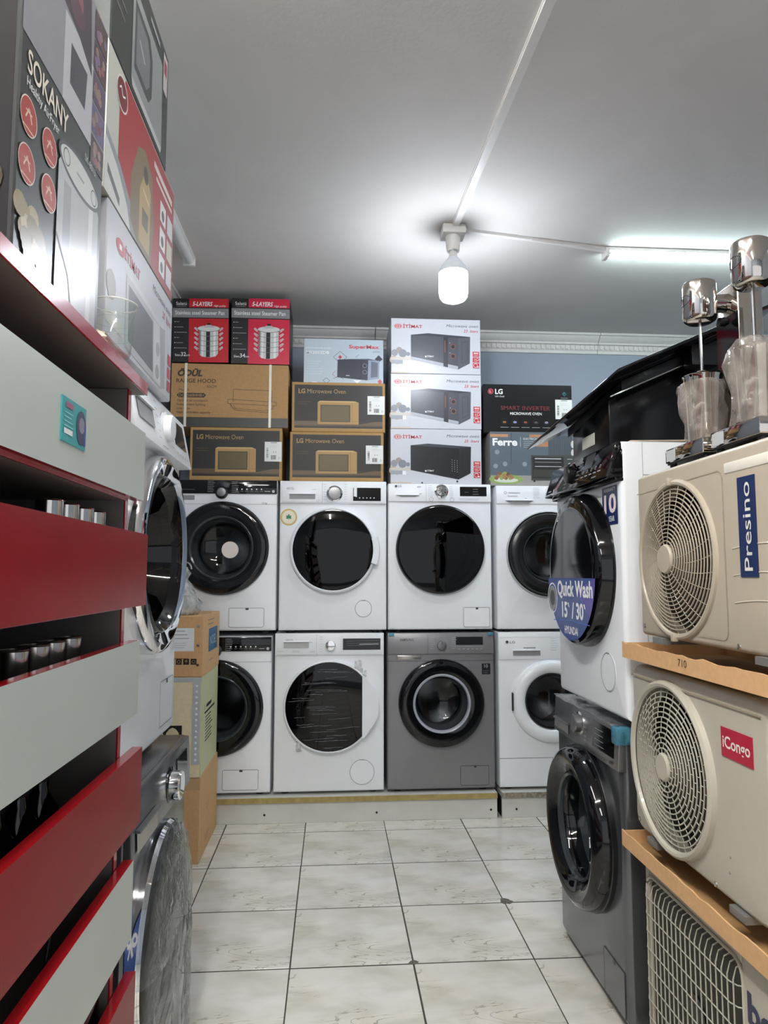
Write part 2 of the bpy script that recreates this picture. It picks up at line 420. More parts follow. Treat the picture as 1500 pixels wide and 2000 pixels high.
lathe('socket', [(.0, -.045), (.036, -.045), (.034, -.075), (.030, -.115), (.0, -.115)], PVC, b, axis='Z', n=32)
lathe('screw_cap', [(.019, -.112), (.020, -.12), (.019, -.128), (.020, -.136), (.022, -.15)], STEEL, b, axis='Z', n=28)
lathe('heat_sink', [(.022, -.145), (.030, -.155), (.046, -.175), (.060, -.195), (.067, -.215), (.067, -.225)], pm('bulb_collar', '#dfe4ea', .4), b, axis='Z', n=40)
lathe('diffuser', [(.067, -.222), (.0675, -.24), (.0675, -.318), (.064, -.336), (.055, -.349), (.040, -.356), (.0, -.358)], emis('bulb_glow', '#eef4ff', BULB_E), b, axis='Z', n=40)
def batten(label, loc, rz, L, lit, E=None):
    t = thing('tube_light', label, 'lamp', loc, rz)
    box('housing', 0, L, -.03, .03, -.018, 0, PVC, t, .003)
    dm = emis('tube_glow', '#e6fbff' if E is None else '#fcfbf6', E or TUBE_E) if lit else pm('frosted_diffuser', '#d9dcda', .35)
    bm = addprism(bmesh.new(), [(-.026, -.018)] + [(.026 * math.cos(PI + PI * i / 8), -.022 + .024 * math.sin(PI + PI * i / 8)) for i in range(9)] + [(.026, -.018)], .02, L - .02, 'X')
    mesh('diffuser', bm, dm, t)
    for x0 in (0, L - .022): box('end_cap', x0, x0 + .022, -.031, .031, -.05, -.002, PVC, t, .003)
    if not lit: box('pin_socket', L + .0, L + .002, -.02, -.01, -.03, -.02, BLACK, t)
batten('lit tube light on the ceiling to the right of the hanging bulb', (1.345, 3.34, ZC), 0, 1.2, True)
batten('added unseen fill tube on the ceiling above the front of the shop', (-.72, .30, ZC), 0, 1.2, True, FRONT_E)  # out-of-view lamp added to brighten the floor and back row
batten('added unseen fill tube on the ceiling above the red and white shelf', (-.42, .48, ZC), 90, 1.2, True, FRONT_E)  # unseen lamp added to lift the right-hand stack
batten('added unseen fill tube on the ceiling just inside the shop front', (-.12, -1.7, ZC), 90, 1.2, True, FRONT_E)  # third added lamp, out of view, for fill from the front
batten('unlit white batten light on the ceiling beside the left wall', (-.745, 2.39, ZC), 90, 1.2, False)

# ================================================================== display platforms under the back row
PLY = pm('plywood_edge', '#a8945c', .7, var=.2, scale=25)
PLY2 = pm('worn_chipboard_edge', '#8f8676', .85, var=.45, scale=60)
WORN = pm('worn_white_board', '#d2d2cc', .45, var=.05, scale=9)
def platform(label, x0, x1, edge):
    t = thing('display_platform', label, 'platform', ((x0 + x1) / 2, 3.935, 0)); h = (x1 - x0) / 2
    box('top_board', -h, h, .001, .66, .108, .136, WORN, t)
    box('board_edge', -h, h, -.002, .002, .108, .1355, edge, t)
    box('front_board', -h, h, .010, .028, 0, .1075, WORN, t, .001, 1)
    box('leg_board', -h, -h + .02, .03, .62, 0, .108, GAP, t); box('leg_board', h - .02, h, .03, .62, 0, .108, GAP, t)
    for x in (-h + .08, -h + .62, -h + 1.22, h - .035):
        if -h < x < h: lathe('screw', [(.0, -.002), (.006, -.0015), (.006, .001)], BLACK, t, c=(x, .010, .045), n=10)
    return t
platform('long white board platform under the three left washer columns', -.975, .905, PLY)
platform('short white board platform with worn chipped edge, right of the gap', .932, 2.1, PLY2)

# ================================================================== washing machines
def washer(label, loc, rz, W=.597, H=.845, D=.50, body=None, foot=.016, fas=None, door=None, flap=None, lid=True, kick=None, panel_art=None, name='washing_machine', cr=.0, er=.011, emboss=False):
    body = body or WHITE
    t = thing(name, label, 'washing machine', loc, rz)
    d = door; cx, cz, R, ri = d.get('cx', 0), foot + d['cz'], d['R'], d['ri']
    hole = min(R * .86, max(ri + .01, .16))
    shell('cabinet', W, H, D, (cx, cz, hole), body, t, r=er, z0=foot, hd=.035)
    if emboss:
        box('side_seam', W / 2 - .001, W / 2 + .0008, .07, D, foot + H - .10, foot + H - .098, GRY, t)
        box('side_seam', W / 2 - .001, W / 2 + .0008, .068, .07, foot, foot + H, LGR, t)
        tube('side_grip', [(W / 2, .12, foot + H - .22), (W / 2, .13, foot + H - .19), (W / 2, .16, foot + H - .18), (W / 2, D - .12, foot + H - .18)], .0035, body, t, 6)
    for x in (-W / 2 + .06, W / 2 - .06):
        for y in (.06, D - .06): lathe('foot', [(.0, 0), (.021, 0), (.021, .008), (.012, .010), (.012, foot + .001)], BLACK, t, c=(x, y, 0), axis='Z', n=16)
    if lid: box('top_lid', -W / 2 + .001, W / 2 - .001, .004, D - .002, foot + H - .024, foot + H + .002, body, t, .004)
    # control panel
    fh, out, sl = fas['h'], fas.get('out', .010), fas.get('slant', .004); zb = foot + H - fh - fas.get('top', .0); zt = zb + fh
    prism('control_panel', [(-out, zb + .002), (-out + sl, zt), (.03, zt), (.03, zb)], -W / 2 + .002, W / 2 - .002, fas['mat'], t, 'X', .003)
    Vd = (0, sl, fh); O = (-W / 2, -out, zb)
    def P(u, v, o=0): return Vector((-W / 2 + u * W, -out + sl * v - o, zb + v * fh))
    if 'drawer' in fas:
        u0, u1, v0, v1 = fas['drawer']; a, c2 = P(u0, v0), P(u1, v1)
        dr = prism('detergent_drawer', [(a.y - .003, a.z), (c2.y - .003, c2.z), (c2.y + .01, c2.z), (a.y + .01, a.z)], a.x, c2.x, fas.get('dmat', fas['mat']), t, 'X', .001)
    if 'handle' in fas:
        u0, u1, v0, v1 = fas['handle']; a, c2 = P(u0, v0, .0036), P(u1, v1, .0036); hm = fas.get('hmat', pm('recess_shade_grey', '#8d9094', .5))  # flat face; default grey paints in the shade of a hollow handle
        bm = bmesh.new(); ins = fas.get('hins', .0)
        vs = [bm.verts.new(p) for p in (a, Vector((c2.x - 0, a.y, a.z)), Vector((c2.x, c2.y, c2.z)), Vector((a.x, c2.y, c2.z)))]
        vs[0].co.x += ins; vs[1].co.x -= ins; bm.faces.new(vs)
        mesh('handle_recess', bm, hm, t, 0)
        prism('handle_lip', [(c2.y - .007, c2.z), (c2.y - .006, c2.z + .005), (c2.y + .003, c2.z + .006), (c2.y + .003, c2.z)], a.x, c2.x, fas.get('dmat', fas['mat']), t, 'X')
    for kd in fas.get('knobs', []):
        u, v, r, kh, km, rim = kd; c3 = P(u, v)
        if rim: lathe('knob_ring', [(r + .009, .004), (r + .009, -.002), (r + .001, -.004), (r, .0)], rim, t, c=c3, n=32)
        k = lathe('program_knob', [(r, .004), (r, -kh + .004), (r - .003, -kh), (r * .55, -kh - .001), (0, -kh - .001)], km, t, c=c3, n=36)
        if len(kd) > 5 and fas.get('kmark'): box('knob_mark', c3.x - .0015, c3.x + .0015, c3.y - kh - .0022, c3.y - kh, c3.z + r * .2, c3.z + r * .85, fas['kmark'], k)
    if 'display' in fas:
        u0, u1, v0, v1 = fas['display']; a, c2 = P(u0, v0), P(u1, v1)
        prism('display', [(a.y - .0016, a.z), (c2.y - .0016, c2.z), (c2.y + .005, c2.z), (a.y + .005, a.z)], a.x, c2.x, fas.get('dispmat', BLACKGL), t, 'X')
    if 'art' in fas:
        A = Art(W, math.hypot(fh, sl)); fas['art'](A); A.build(t, O=O, V=Vd, lift=fas.get('lift', .0038), names=('panel_print', 'panel_lettering'))
    # door
    rp = d.get('prof') or [(R, .0), (R, -.022), (R - .004, -.030), (R - .012, -.034), ((R + ri) / 2, -.036), (ri + .008, -.030), (ri + .001, -.020), (ri, -.008)]
    dd = lathe('door', rp, d['mat'], t, c=(cx, 0, cz), n=72)
    if d.get('rim'): lathe('door_rim', d['rimprof'] if 'rimprof' in d else [(R + .005, .0), (R + .006, -.014), (R, -.024), (R - .002, -.012)], d['rim'], dd, c=(cx, 0, cz), n=72)
    gp = d.get('gprof') or [(ri + .002, -.012), (ri * .97, .012), (ri * .9, .055), (ri * .78, .095), (ri * .5, .115), (0, .12)]
    lathe('door_glass', gp, d['glass'], dd, c=(cx, 0, cz), n=64)
    if d.get('inner'): lathe('inner_ring', d['inner'], d.get('inmat', RUBBER), dd, c=(cx, 0, cz), n=64)
    lathe('door_gasket', [(hole, .03), (hole - .004, .055), (hole - .03, .07), (hole - .034, .10), (.236, .115)], RUBBER, t, c=(cx, 0, cz), n=48)
    dr = lathe('drum', [(.236, .115), (.238, .40), (.20, .43), (.06, .40), (0, .40)], DRUM, t, c=(cx, 0, cz), n=48)
    for k in range(3):
        a = PI / 2 + k * 2 * PI / 3 + .5; bm = bmesh.new()
        addprism(bm, [(-.035, 0), (-.012, .05), (.012, .05), (.035, 0)], .15, .38, 'Y')
        M = Matrix.Translation((cx, 0, cz)) @ Matrix.Rotation(-a - PI / 2, 4, 'Y') @ Matrix.Translation((0, 0, -.237))
        bmesh.ops.transform(bm, matrix=M, verts=bm.verts); mesh('drum_paddle', bm, DRUM, dr)
    if 'handle' in d: d['handle'](dd, cx, cz, R)
    if flap:
        sm = pm('seam_grey', '#7d8082', .6) if not flap.get('seam') else flap['seam']
        if flap['kind'] == 'rect':
            x0, x1, z0, z1 = flap['r']; z0 += foot; z1 += foot
            f = box('filter_flap', x0, x1, -.0016, .004, z0, z1, body, t, .0012, 1)
            A = Art(x1 - x0, z1 - z0); pts = [(0, .06), (0, .97), (.03, 1), (.97, 1), (1, .97), (1, .06), (.95, 0), (.05, 0), (0, .06)]
            A.line(pts, .0022, sm).rect(.47, .90, .56, 1.0, DKG); A.build(f, O=(x0, -.0018, z0), names=('flap_seam', 'x'))
        else:
            x, z, r = flap['c']; z += foot
            f = lathe('filter_flap', [(0, -.0016), (r, -.0016), (r, .004)], body, t, c=(x, 0, z), n=40)
            A = Art(1, 1); A.ring(0, 0, r + .001, .0022, sm, n=44).line([(-.012, r - .001), (.012, r - .001)], .004, sm); A.build(f, O=(x, -.0018, z), names=('flap_seam', 'x'))
    if kick: box('kick_seam', -W / 2 + .002, W / 2 - .002, -.0012, .002, foot + kick - .002, foot + kick + .001, GRY, t)
    if panel_art:
        A = Art(W, H); panel_art(A); A.build(t, O=(-W / 2, 0, foot), lift=.0012, names=('sticker', 'sticker_lettering'))
    return t
def prog_lines(A, u, v, n, dv, w, m, side=1, t=.0016):
    for i in range(n): A.line([(u, v - i * dv), (u + side * w * (.7 + .3 * random.random()), v - i * dv)], t, m)

ZL, ZU, YM = .136, 1.0005, 3.97
# --- column 1: white cabinets with a black panel and a wide black door ring
def art_c1(A):
    A.text('Midea', .05, .62, .16, LGR); A.lines(.12, .30, .14, 1, .1, GRY, .0014)
    prog_lines(A, .36, .90, 7, .125, .07, LGR); prog_lines(A, .58, .86, 7, .125, .07, LGR)
    for i in range(6): A.ell(.63 + i * .045, .34, .004, WHT, n=10); A.line([(.615 + i * .045, .20), (.645 + i * .045, .20)], .0016, GRY)
    A.lines(.62, .93, .30, 1, .1, DKG, .002); A.line([(.885, .20), (.935, .20)], .003, LGR); A.ell(.965, .20, .008, LGR, n=14)
def c1(label, loc, extra):
    t = washer(label, loc, 0, H=.83, door=dict(cz=.452, R=.252, ri=.168, mat=BLACKGL, glass=GLASSCLEAR, rim=BLACK,
        inner=[(.176, -.034), (.171, -.038), (.163, -.030), (.160, -.012)], inmat=pm('smoked_bezel', '#3a3f42', .15)),
        fas=dict(h=.078, mat=BLACKGL, out=.008, slant=.002, art=art_c1, lift=.0012, knobs=[(.49, .10, .026, .02, GREYSTEEL, BLACKGL)]),
        flap=dict(kind='rect', r=(.045, .235, .018, .123)), panel_art=extra)
    W = .597
    box('drawer_seam', -W / 2 + .002, W / 2 - .002, -.001, .002, .016 + .695, .016 + .6965, GRY, t)
    box('handle_recess', -.29, -.155, -.002, .004, .016 + .718, .016 + .744, pm('recess_shade_grey', '#8d9094', .5), t, .002, 1)  # shallow plate, recess shade painted as grey
    return t
def ex1(A):
    A.poly([(.09, .74), (.14, .80), (.115, .84), (.09, .845)], ink('#3f86b0')); A.text('12 kg', .86, .84, .012, DKG, shear=.3)
c1('white washer with black door ring and round white sticker on the glass, upper left column', (-.610, YM, ZU), ex1)
c1('white washer with black door ring, lower left column, partly behind the cartons', (-.628, YM, ZL), None)
s = lathe('round_sticker', [(0, -.002), (.046, -.002), (.046, .0)], ink('#eadfd8'), None, n=32)
s.parent = [o for o in col.objects if o.get('label', '').startswith('white washer with black door ring and round')][0]; s.location = (.045, -.004, .016 + .452 - .01)

# --- column 2: white machines with white door rings
def art_v(A, low):
    A.text('VESTEL', .06 if not low else .095, .62 if not low else .68, .085, GRY, w=.075); A.line([(.30, .62), (.34, .62)], .002, LGR)
    A.line([(.395 if not low else .38, .0), (.395 if not low else .38, 1.)], .0016, LGR); A.line([(.02, .06), (.98, .06)], .0014, LGR)
    prog_lines(A, .405, .86, 7, .11, .035, LGR); prog_lines(A, .60, .86, 7, .11, .03, LGR)
    if low: A.lines(.02, .22, .07, 1, .1, LGR); A.lines(.16, .22, .07, 2, .05, LGR); A.lines(.32, .22, .05, 2, .05, LGR)
    else: A.lines(.34, .16, .04, 2, .06, LGR)
    if not low:
        for i in range(5): A.ell(.745 + i * .034, .27, .004, LGR, n=8)
        A.poly([(.69, .34), (.72, .30), (.72, .78), (.69, .80)], WHT)
    else:
        for i in range(3): A.line([(.65, .66 - .1 * i), (.95, .69 - .1 * i)], .0012, GRY)
        A.line([(.77, .51), (.95, .53)], .003, LGR)
def hd_v(dd, cx, cz, R):
    bm = addlathe(bmesh.new(), [(R - .019, -.030), (R - .019, -.052), (R - .004, -.056), (R + .014, -.050), (R + .018, -.040), (R + .016, -.006), (R - .01, -.01)], 14, (cx, 0, cz), 'Y', -.33, .29)
    mesh('door_handle', bm, WHITE2, dd)
def leaf(A):
    A.ell(.085, .755, .047, ink('#e8e2c8'), n=32).ring(.085, .755, .046, .006, ink('#c9a040'), n=32).ring(.085, .755, .038, .002, ink('#c8b878'), n=32)
    W, H = A.W, A.H
    for k, (L, a) in enumerate(((.026, PI / 2), (.022, PI / 2 + .75), (.022, PI / 2 - .75), (.016, PI / 2 + 1.5), (.016, PI / 2 - 1.5))):
        bx, bz = .085 * W, .755 * H - .006; d = (math.cos(a), math.sin(a)); n2 = (-d[1], d[0])
        A.poly([(bx / W, bz / H), ((bx + d[0] * L * .5 + n2[0] * .006) / W, (bz + d[1] * L * .5 + n2[1] * .006) / H), ((bx + d[0] * L) / W, (bz + d[1] * L) / H), ((bx + d[0] * L * .5 - n2[0] * .006) / W, (bz + d[1] * L * .5 - n2[1] * .006) / H)], ink('#2f7a5c'))
    A.line([(.085, .735), (.085, .755)], .002, ink('#2f7a5c'))
VP_ = [(.240, .0), (.240, -.022), (.236, -.032), (.228, -.036), (.224, -.032), (.223, -.02)]
washer('white washer with white door ring, side handle and round gold leaf sticker', (.002, YM, ZU), 0, .597, .828, body=WHITE,
    door=dict(cz=.442, R=.240, ri=.222, mat=WHITE2, glass=GLASSDARK, prof=VP_, gprof=[(.223, -.028), (.19, -.032), (.1, -.036), (0, -.037)], handle=hd_v,
        inner=[(.20, .0), (.175, .03), (.15, .06)], inmat=pm('smoked_bezel', '#3a3f42', .15)),
    fas=dict(h=.128, mat=WHITE2, out=.012, slant=.006, art=lambda A: art_v(A, 0), drawer=(.02, .39, .07, .86), handle=(.09, .33, .20, .42), display=(.685, .945, .14, .72),
        knobs=[(.51, .46, .036, .022, GREYSTEEL, CHROME)], lift=.0042), flap=dict(kind='circ', c=(.17, .118, .046)), panel_art=leaf)
def hd_v2(dd, cx, cz, R):
    bm = bmesh.new(); out = []
    for i in range(13):
        a = -.72 + 1.44 * i / 12; rr = R + .018 * math.exp(-(a / .40) ** 4); out.append((cx + rr * math.cos(a), cz + rr * math.sin(a)))
    xin = cx + .178; prof = out + [(xin, cz + .165), (xin, cz - .165)]
    addprism(bm, prof, -.050, -.012, 'Y'); mesh('door_handle', bm, WHITE2, dd)
FILMD = glass('clinging_film', '#d9dcde', .16, 1.45, '#aab0b6', .10, .9, 9.)
t = washer('white washer with white door frame flat on the right and crinkled film on its glass', (-.013, YM, ZL), 0, .600, .845, body=WHITE,
    door=dict(cz=.455, R=.250, ri=.238, mat=WHITE2, glass=GLASSBLK, prof=[(.250, 0), (.250, -.024), (.247, -.032), (.241, -.035), (.238, -.03), (.238, -.02)],
        gprof=[(.239, -.029), (.19, -.032), (.1, -.034), (0, -.034)], handle=hd_v2),
    fas=dict(h=.118, mat=WHITE2, out=.010, slant=.004, art=lambda A: art_v(A, 1), handle=(.08, .31, .38, .64), display=(.62, .965, .26, .78), lift=.0022,
        knobs=[(.505, .48, .028, .022, CHROME, None)], hmat=pm('recess_shade_pale', '#b4b6b6', .5)), flap=dict(kind='circ', c=(.18, .10, .066)))  # handle face: recess shade painted as pale grey
rnd = random.Random(3)
for k in range(26):        # folds of cling film across the glass
    z = -.21 + .42 * k / 25 + rnd.uniform(-.012, .012); hw = math.sqrt(max(0, .228 ** 2 - z * z)); x0 = -hw + rnd.uniform(0, hw); x1 = min(hw, .165, x0 + rnd.uniform(.05, .2)); sl = rnd.uniform(-.05, .22)
    if x1 - x0 < .03: continue
    tube('film_fold', [(x0 + (x1 - x0) * q / 5, -.0365, .016 + .455 + z + sl * (x1 - x0) * q / 5 * .4 + rnd.uniform(-.002, .002)) for q in range(6)], .0008, FILM, t, 4)
for (x, z, s) in ((.155, .215, .03), (.185, .175, .02), (-.165, -.215, .024)):
    bm = bmesh.new(); P = [bm.verts.new((x + s * random.uniform(.5, 1.3) * math.cos(a), -.02 + .012 * math.sin(3 * a), .471 + z + s * 1.2 * random.uniform(.5, 1.3) * math.sin(a))) for a in [i * PI / 5 for i in range(10)]]
    c0 = bm.verts.new((x, -.035, .471 + z))
    for i in range(10): bm.faces.new((P[i], P[(i + 1) % 10], c0))
    mesh('film_scrap', bm, BAG, t)

# --- column 3
def art_lg(A):
    A.ell(.075, .86, .007, DKG, n=16).text('LG', .095, .81, .13, DKG, w=.032); A.lines(.28, .84, .05, 1, .1, GRY, .003); A.lines(.30, .45, .03, 1, .1, GRY, .003)
    A.line([(.365, 0), (.365, 1)], .0014, LGR); prog_lines(A, .385, .90, 6, .115, .05, LGR); prog_lines(A, .59, .86, 6, .1, .045, LGR)
    A.ring(.415, .14, .012, .0016, GRY).ring(.615, .14, .012, .0016, GRY); A.lines(.69, .20, .22, 2, .06, LGR)
    for i in range(3): A.lines(.82, .72 - i * .14, .06, 1, .1, GRY, .002)
    A.line([(.74, .55), (.78, .55)], .004, DKG)
def knob_fan(t, c, r):
    for k in range(8):
        a = k * PI / 4; bm = bmesh.new(); addprism(bm, [(-.0015, 0), (.0015, 0), (.006, r * .8), (-.002, r * .8)], -.003, .001, 'Y')
        bmesh.ops.transform(bm, matrix=Matrix.Translation(c) @ Matrix.Rotation(a, 4, 'Y'), verts=bm.verts); mesh('knob_rib', bm, GREYSTEEL, t)
t = washer('white washer with full black glass door and finned silver dial', (.604, YM, ZU), 0, .588, .818, body=WHITE,
    door=dict(cz=.448, R=.249, ri=.236, mat=BLACKGL, glass=GLASSDARK, prof=[(.252, 0), (.252, -.012), (.249, -.026), (.243, -.033), (.236, -.035)],
        gprof=[(.237, -.035), (.18, -.041), (.09, -.045), (0, -.046)], inner=[(.186, -.026), (.176, -.030), (.160, -.010), (.158, .06)], inmat=pm('teal_grey_bezel', '#5d6d70', .3)),
    fas=dict(h=.103, mat=WHITE2, out=.010, slant=.005, art=art_lg, display=(.695, .955, .34, .86), knobs=[(.515, .60, .030, .022, STEEL, CHROME)], handle=(.08, .30, .28, .36), hins=.025, lift=.0032),
    flap=dict(kind='rect', r=(.130, .278, .014, .122)))
knob_fan([c for c in t.children if c.name.startswith('program_knob')][0], Vector((-.294 + .515 * .588, -.010 + .003 - .0235, .016 + .818 - .103 + .60 * .103)), .030)
def art_s(A):
    A.text('SAMSUNG', .115, .64, .11, DKG, w=.13, bold=.01); A.line([(.375, 0), (.375, 1)], .0014, DKG)
    prog_lines(A, .395, .78, 6, .10, .05, LGR); prog_lines(A, .60, .78, 6, .10, .05, LGR)
    A.line([(.645, .36), (.90, .36)], .0014, LGR)
    for i in range(6): A.line([(.66 + i * .042, .24), (.68 + i * .042, .24)], .003, LGR)
def s10(A):
    A.rect(.885, .73, .965, .80, ink('#0e1016')); A.text('10', .925, .773, .022, LGR, al='C'); A.lines(.895, .752, .06, 2, .012, GRY, .0014)
SF = glass('blue_tint_film', '#a8d4e4', .1, 1.4, '#6fb7d2', .5)
t = washer('grey silver washer with black door ring and clear glass bowl, lower row', (.604, YM, ZL), 0, .597, .845, body=SILVER,
    door=dict(cz=.465, R=.238, ri=.152, mat=BLACKGL, glass=GLASSCLEAR, inner=[(.161, -.034), (.157, -.041), (.149, -.038), (.145, -.020)], inmat=pm('pale_bezel', '#a9adb8', .2)),
    fas=dict(h=.115, mat=SILVER, out=.012, slant=.010, art=art_s, display=(.64, .895, .44, .82), knobs=[(.505, .42, .026, .022, GREYSTEEL, None)], lift=.0015, kmark=BLACK),
    flap=dict(kind='rect', r=(.105, .262, .018, .122), seam=pm('seam_dark', '#3b3b3d', .6)), panel_art=s10)
box('handle_recess', -.245, -.11, -.003, .004, .016 + .700, .016 + .724, pm('satin_recess', '#b5b2ae', .25, .8), t, .003); box('panel_seam', -.297, .297, -.0014, .002, .016 + .692, .016 + .6935, pm('seam_dark', '#3b3b3d', .6), t)
for x in (-.285, .272): box('corner_film', x - .006, x + .022, -.0145, .0, .016 + .832, .016 + .848, SF, t, .001)

# --- column 4
def art_4u(A):
    A.ring(.09, .62, .008, .002, GRY); A.lines(.12, .62, .12, 1, .1, LGR, .005); A.lines(.11, .44, .12, 1, .1, LGR, .004); A.lines(.28, .32, .03, 1, .1, LGR, .004)
    prog_lines(A, .36, .90, 7, .09, .07, LGR)
washer('white washer with soft black door ring beside the tall right hand stack, upper row', (1.226, YM, ZU), 0, .597, .812, body=WHITE,
    door=dict(cz=.422, R=.240, ri=.147, mat=pm('satin_black', '#121517', .22), glass=GLASSCLEAR, rim=pm('pale_grey_rim', '#b3b6b6', .4), prof=[(.240, 0), (.238, -.020), (.225, -.040), (.20, -.050), (.17, -.046), (.150, -.030), (.147, -.012)],
        inner=[(.154, -.034), (.150, -.040), (.143, -.02)], inmat=pm('smoked_bezel', '#3a3f42', .15)),
    fas=dict(h=.105, mat=WHITE2, out=.006, slant=.006, art=art_4u, knobs=[(.545, .70, .038, .02, WHITE2, None)], kmark=DKG, handle=(.09, .36, .02, .19), hins=.03, lift=.0022))
def art_4l(A):
    A.ell(.085, .66, .008, DKG, n=16).text('LG', .11, .61, .085, DKG, w=.05); A.lines(.24, .44, .14, 1, .1, GRY, .005); prog_lines(A, .50, .78, 6, .085, .075, LGR)
    A.line([(.0, .83), (1, .83)], .0012, LGR)
def hd_l(dd, cx, cz, R): box('door_latch', cx - R - .004, cx - R + .004, -.03, -.012, cz - .05, cz + .05, BLACK, dd, .003)  # small dark latch at the left of the door ring
washer('white washer with broad white door ring and kick panel, lower right of the back row', (1.226, YM, ZL), 0, .597, .845, body=WHITE,
    door=dict(cz=.468, R=.226, ri=.150, mat=WHITE, glass=GLASSCLEAR, prof=[(.226, 0), (.225, -.016), (.218, -.028), (.20, -.038), (.175, -.036), (.156, -.022), (.150, -.01)],
        inner=[(.152, -.020), (.147, -.026), (.141, -.012)], inmat=BLACK, handle=hd_l),
    fas=dict(h=.150, mat=WHITE2, out=.006, slant=.004, art=art_4l, knobs=[(.66, .46, .030, .018, WHITE2, WHITE)], handle=(.14, .40, .16, .34), lift=.0022), kick=.158)

# --- right hand pair, facing left across the aisle
def art_h(A):
    A.text('HYUNDAI', .06, .50, .14, LGR, w=.12); A.lines(.05, .20, .07, 1, .1, LGR, .004); A.ell(.16, .2, .006, LGR, n=10); A.ell(.20, .2, .004, LGR, n=10)
    prog_lines(A, .33, .80, 6, .13, .07, LGR); prog_lines(A, .52, .80, 6, .13, .07, LGR)
    for i in range(5): A.ring(.63 + i * .062, .42, .006, .0016, LGR, n=12).line([(.61 + i * .062, .28), (.65 + i * .062, .28)], .003, LGR)
    A.lines(.79, .14, .10, 1, .1, GRY, .003)
NAVY, PURP, BLU = ink('#15295c', .3), ink('#4a3a9a', .25), ink('#143a86', .25)
def warr(A):
    A.poly([(.765, .848), (.765, .758), (.825, .703), (.96, .703), (.96, .848)], NAVY)
    A.text('WARRANTY', .862, .829, .014, WHT, w=.15, al='C', bold=.012).text('10', .865, .750, .068, ink('#eedfe4'), w=.155, al='C', bold=.03).text('YEAR', .88, .716, .020, WHT, w=.075, al='C', bold=.012)
t = washer('white washer with black panel, black bulging door and blue quick wash sticker', (.855, 2.350, .880), -90, .615, .822, body=WHITE, D=.55,
    er=.016, emboss=True, door=dict(cz=.442, R=.248, ri=.205, mat=BLACKGL, glass=BLACKGL, prof=[(.256, 0), (.256, -.012), (.250, -.022), (.250, -.040), (.244, -.049), (.225, -.054), (.205, -.056)],
        gprof=[(.206, -.056), (.15, -.0568), (.07, -.0572), (0, -.0573)]),
    fas=dict(h=.108, mat=BLACKGL, out=.045, slant=.035, art=art_h, knobs=[(.44, .52, .030, .024, BLACK, BLACKGL)], lift=.0012, dispmat=pm('grey_display', '#3c4046', .2), display=(.62, .74, .5, .95)),
    flap=dict(kind='circ', c=(.175, .125, .058)), panel_art=warr)
A = Art(.615, .822); A.poly([(.015, .79), (.015, .68), (.06, .72), (.10, .80)], ink('#2f62a8')).text('7', .045, .735, .03, ink('#b9a6e0'), bold=.02); A.build(t, O=(-.3075, 0, .016), lift=.0012, names=('corner_sticker', 'corner_sticker_lettering'))
box('panel_skirt', -.306, .306, -.016, .02, .016 + .704, .016 + .716, BLACKGL, t, .003)
A = Art(.5, .5)
def arc(r, a0, a1, n=20): return [(.5 + r / .5 * math.cos(a0 + (a1 - a0) * i / n), .5 + r / .5 * math.sin(a0 + (a1 - a0) * i / n)) for i in range(n + 1)]
A.poly(arc(.236, -PI + .12, -.12), BLU); A.poly([(.5 + .472 * math.cos(-.12), .5 + .472 * math.sin(-.12)), (.62, .36), (.86, .20)] + arc(.236, -.75, -.12), PURP)
A.ring(.12, .30, .055, .005, WHT, n=28).ell(.12, .30, .044, GRY, n=24).ell(.12, .30, .028, DKG, n=20)
A.text('Quick Wash', .24, .325, .10, WHT, w=.68, bold=.03).text('15` / 30`', .33, .18, .10, WHT, w=.46, bold=.03).text('HYUNDAI', .38, .07, .05, WHT, w=.26, bold=.02)
A.line([(.14, .145), (.5, .16), (.86, .15)], .003, ink('#3f6ab8'))
A.build(t, O=(-.25, -.0577, .016 + .442 - .25), lift=.0006, names=('door_sticker', 'door_sticker_lettering'))
def art_sv(A):
    A.lines(.04, .5, .05, 1, .1, DKG, .004); A.line([(.33, 0), (.33, 1)], .0014, DKG); prog_lines(A, .37, .82, 6, .11, .04, LGR); prog_lines(A, .54, .82, 6, .11, .04, LGR)
    A.ring(.35, .22, .012, .002, DKG).ring(.58, .12, .012, .002, DKG); A.lines(.66, .10, .22, 1, .06, DKG, .002); A.line([(.90, .14), (.94, .14)], .008, DKG)
    for i in range(4): A.lines(.70, .74 - .13 * i, .16, 1, .1, GRY, .002)
t = washer('dark silver washer with deep black door ring standing on the floor, right of the aisle', (.852, 2.392, 0), -90, .608, .845, body=DARKSIL, D=.55, foot=.02, er=.024, emboss=True,
    door=dict(cz=.470, R=.252, ri=.158, mat=BLACKGL, glass=GLASSCLEAR, rim=BLACK, prof=[(.256, 0), (.256, -.02), (.250, -.045), (.240, -.062), (.225, -.070), (.200, -.066), (.178, -.048), (.162, -.030), (.158, -.01)],
        inner=[(.168, -.042), (.164, -.048), (.157, -.042), (.155, -.03)], inmat=pm('smoked_bezel', '#3a3f42', .15)),
    fas=dict(h=.125, mat=GREYSTEEL, out=.012, slant=.008, art=art_sv, display=(.655, .945, .26, .90), knobs=[(.455, .62, .030, .026, GREYSTEEL, CHROME)], handle=(.03, .28, .14, .38), hmat=pm('satin_recess', '#b5b2ae', .25, .8), lift=.0032),
    flap=dict(kind='rect', r=(.125, .285, .02, .15), seam=pm('seam_dark', '#3b3b3d', .6)))
box('corner_film', .27, .309, -.016, .05, .02 + .80, .02 + .850, SF, t, .001)
bm = bmesh.new(); rows = []
for i in range(15):
    x = -.28 + .56 * i / 14; rows.append([bm.verts.new((x, -.02 + .03 * k + random.uniform(-.004, .004), .869 + random.uniform(.0005, .007) * (1 if k < 3 else .3))) for k in range(4)])
